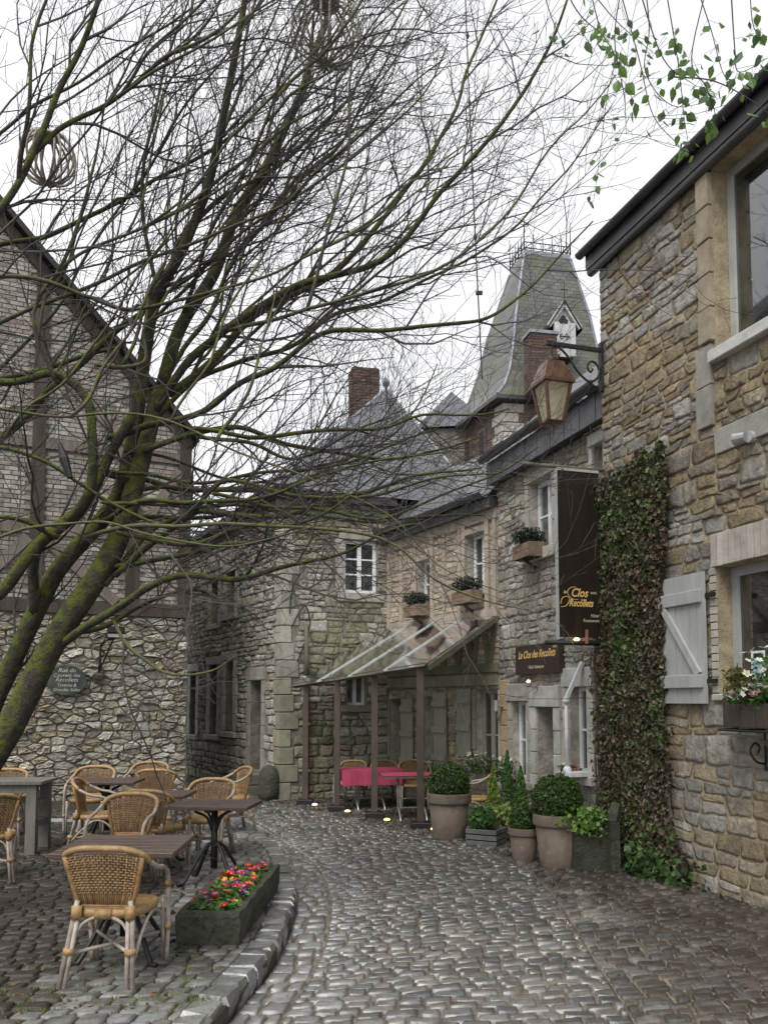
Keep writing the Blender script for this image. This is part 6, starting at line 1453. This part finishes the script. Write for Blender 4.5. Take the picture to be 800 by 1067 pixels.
# hanging light cord
cc = MB(); cp = [U(*q) for q in ((484,-20,8.5),(487,60,8.5),(491,160,8.5),(496,270,8.5),(499,330,8.5),(502,395,8.5))]; cc.tube(catmull(cp, 5), .009, 4)
cdo = thing('light_cord', 'thin dark light cord hanging straight down in front of the tower', 'cord', (0,0,0)); cc.build('cable', 'black_metal', cdo)
for (px, py) in ((487,40),(489,110),(492,180),(495,250)): b = MB(); p = U(px, py, 8.5); b.lathe([(.012,0),(.02,.03),(.012,.06)], 6, tuple(p)); b.build('bulb', 'black_metal', cdo)
b = MB(); p = U(497.5, 305, 8.5); b.box(p.x-.02, p.x+.05, p.y-.015, p.y+.015, p.z-.02, p.z+.015); b.build('connector', 'black_metal', cdo)
# hanging bird feeder in the left branches
p = U(67, 478, d-.5); fd = thing('bird_feeder', 'small dark hanging tube in the left branches', 'feeder', p); b = MB(); b.tube([(-.035,0,.11),(0,0,0),(.045,0,-.13)], [.012,.035,.02], 8); b.build('tube', 'iron', fd); b = MB(); b.tube([(-.035,0,.11),(-.06,0,.45)], .004, 4); b.build('cord', 'twig', fd)
# ================================================================ birch twigs hanging in at the top right
rb2 = random.Random(77)
bi = thing('birch_tree', 'drooping birch twigs with green leaves at the top right', 'tree', U(700, -60, 4.6)); BI = Vector(bi.location); b = MB()
lf = MB(); lf.add([(0,0,0),(.34,.3,.06),(.3,.62,.05),(0,1.1,-.04),(-.3,.62,.05),(-.34,.3,.06),(0,.5,-.03)], [(0,1,6),(1,2,6),(2,3,6),(3,4,6),(4,5,6),(5,0,6)]); LC = [(.14,.25,.06),(.11,.2,.05),(.18,.3,.08),(.09,.16,.07)]
lms = [mesh('leaf', lf.v, lf.f, 'birch_leaf', c) for c in LC]
strands = [((640,-30),(665,60),(680,120),(705,150),(712,165)), ((690,-30),(702,40),(708,80),(712,120),(717,152)), ((740,-30),(720,60),(735,90),(745,120),(742,128)), ((760,-30),(765,50),(770,75),(800,60)), ((560,-30),(575,20),(590,50)), ((610,-30),(625,30),(640,60),(632,100),(625,160),(618,210)), ((660,-30),(690,60),(725,90)), ((720,-30),(740,30),(755,80),(775,78)), ((600,-30),(640,20),(680,55)), ((780,-30),(783,20),(790,40)), ((650,-30),(640,40),(650,100),(652,140)), ((580,-30),(600,10),(620,30),(645,45)), ((700,80),(745,85),(790,110),(815,135)), ((670,-30),(676,30),(672,75),(700,110),(742,105))]
limbp = [U(x, -70, 4.9) for x in (480, 600, 700, 800, 900)]; b.tube(catmull([p+Vector((0,0,.12*math.sin(i)))-BI for i, p in enumerate(limbp)], 4), .022, 6)
for st_ in strands:
    Y = rb2.uniform(4.2, 5.6); P_ = catmull([U(x, y, Y+.05*i) for i, (x, y) in enumerate(st_)], 6); b.tube([p-BI for p in P_], np.linspace(.0045, .0016, len(P_)), 4)
    for i in range(5, len(P_)):
        q = proj(P_[i])
        if not q or q[1] < -25: continue
        for _ in range(rb2.choice((1, 1, 2))):
            if rb2.random() < .24: continue
            off_ = Vector((rb2.gauss(0,.035), rb2.gauss(0,.05), rb2.gauss(-.02,.03))); b.tube([P_[i]-BI, P_[i]+off_-BI], .0012, 3)
            link('leaf', rb2.choice(lms), bi, P_[i]+off_-BI, (rb2.uniform(-2.4,-.9), rb2.uniform(-.7,.7), rb2.uniform(-1.2,1.2)), (rb2.uniform(.035,.085),)*3)
b.build('twigs', 'twig', bi)
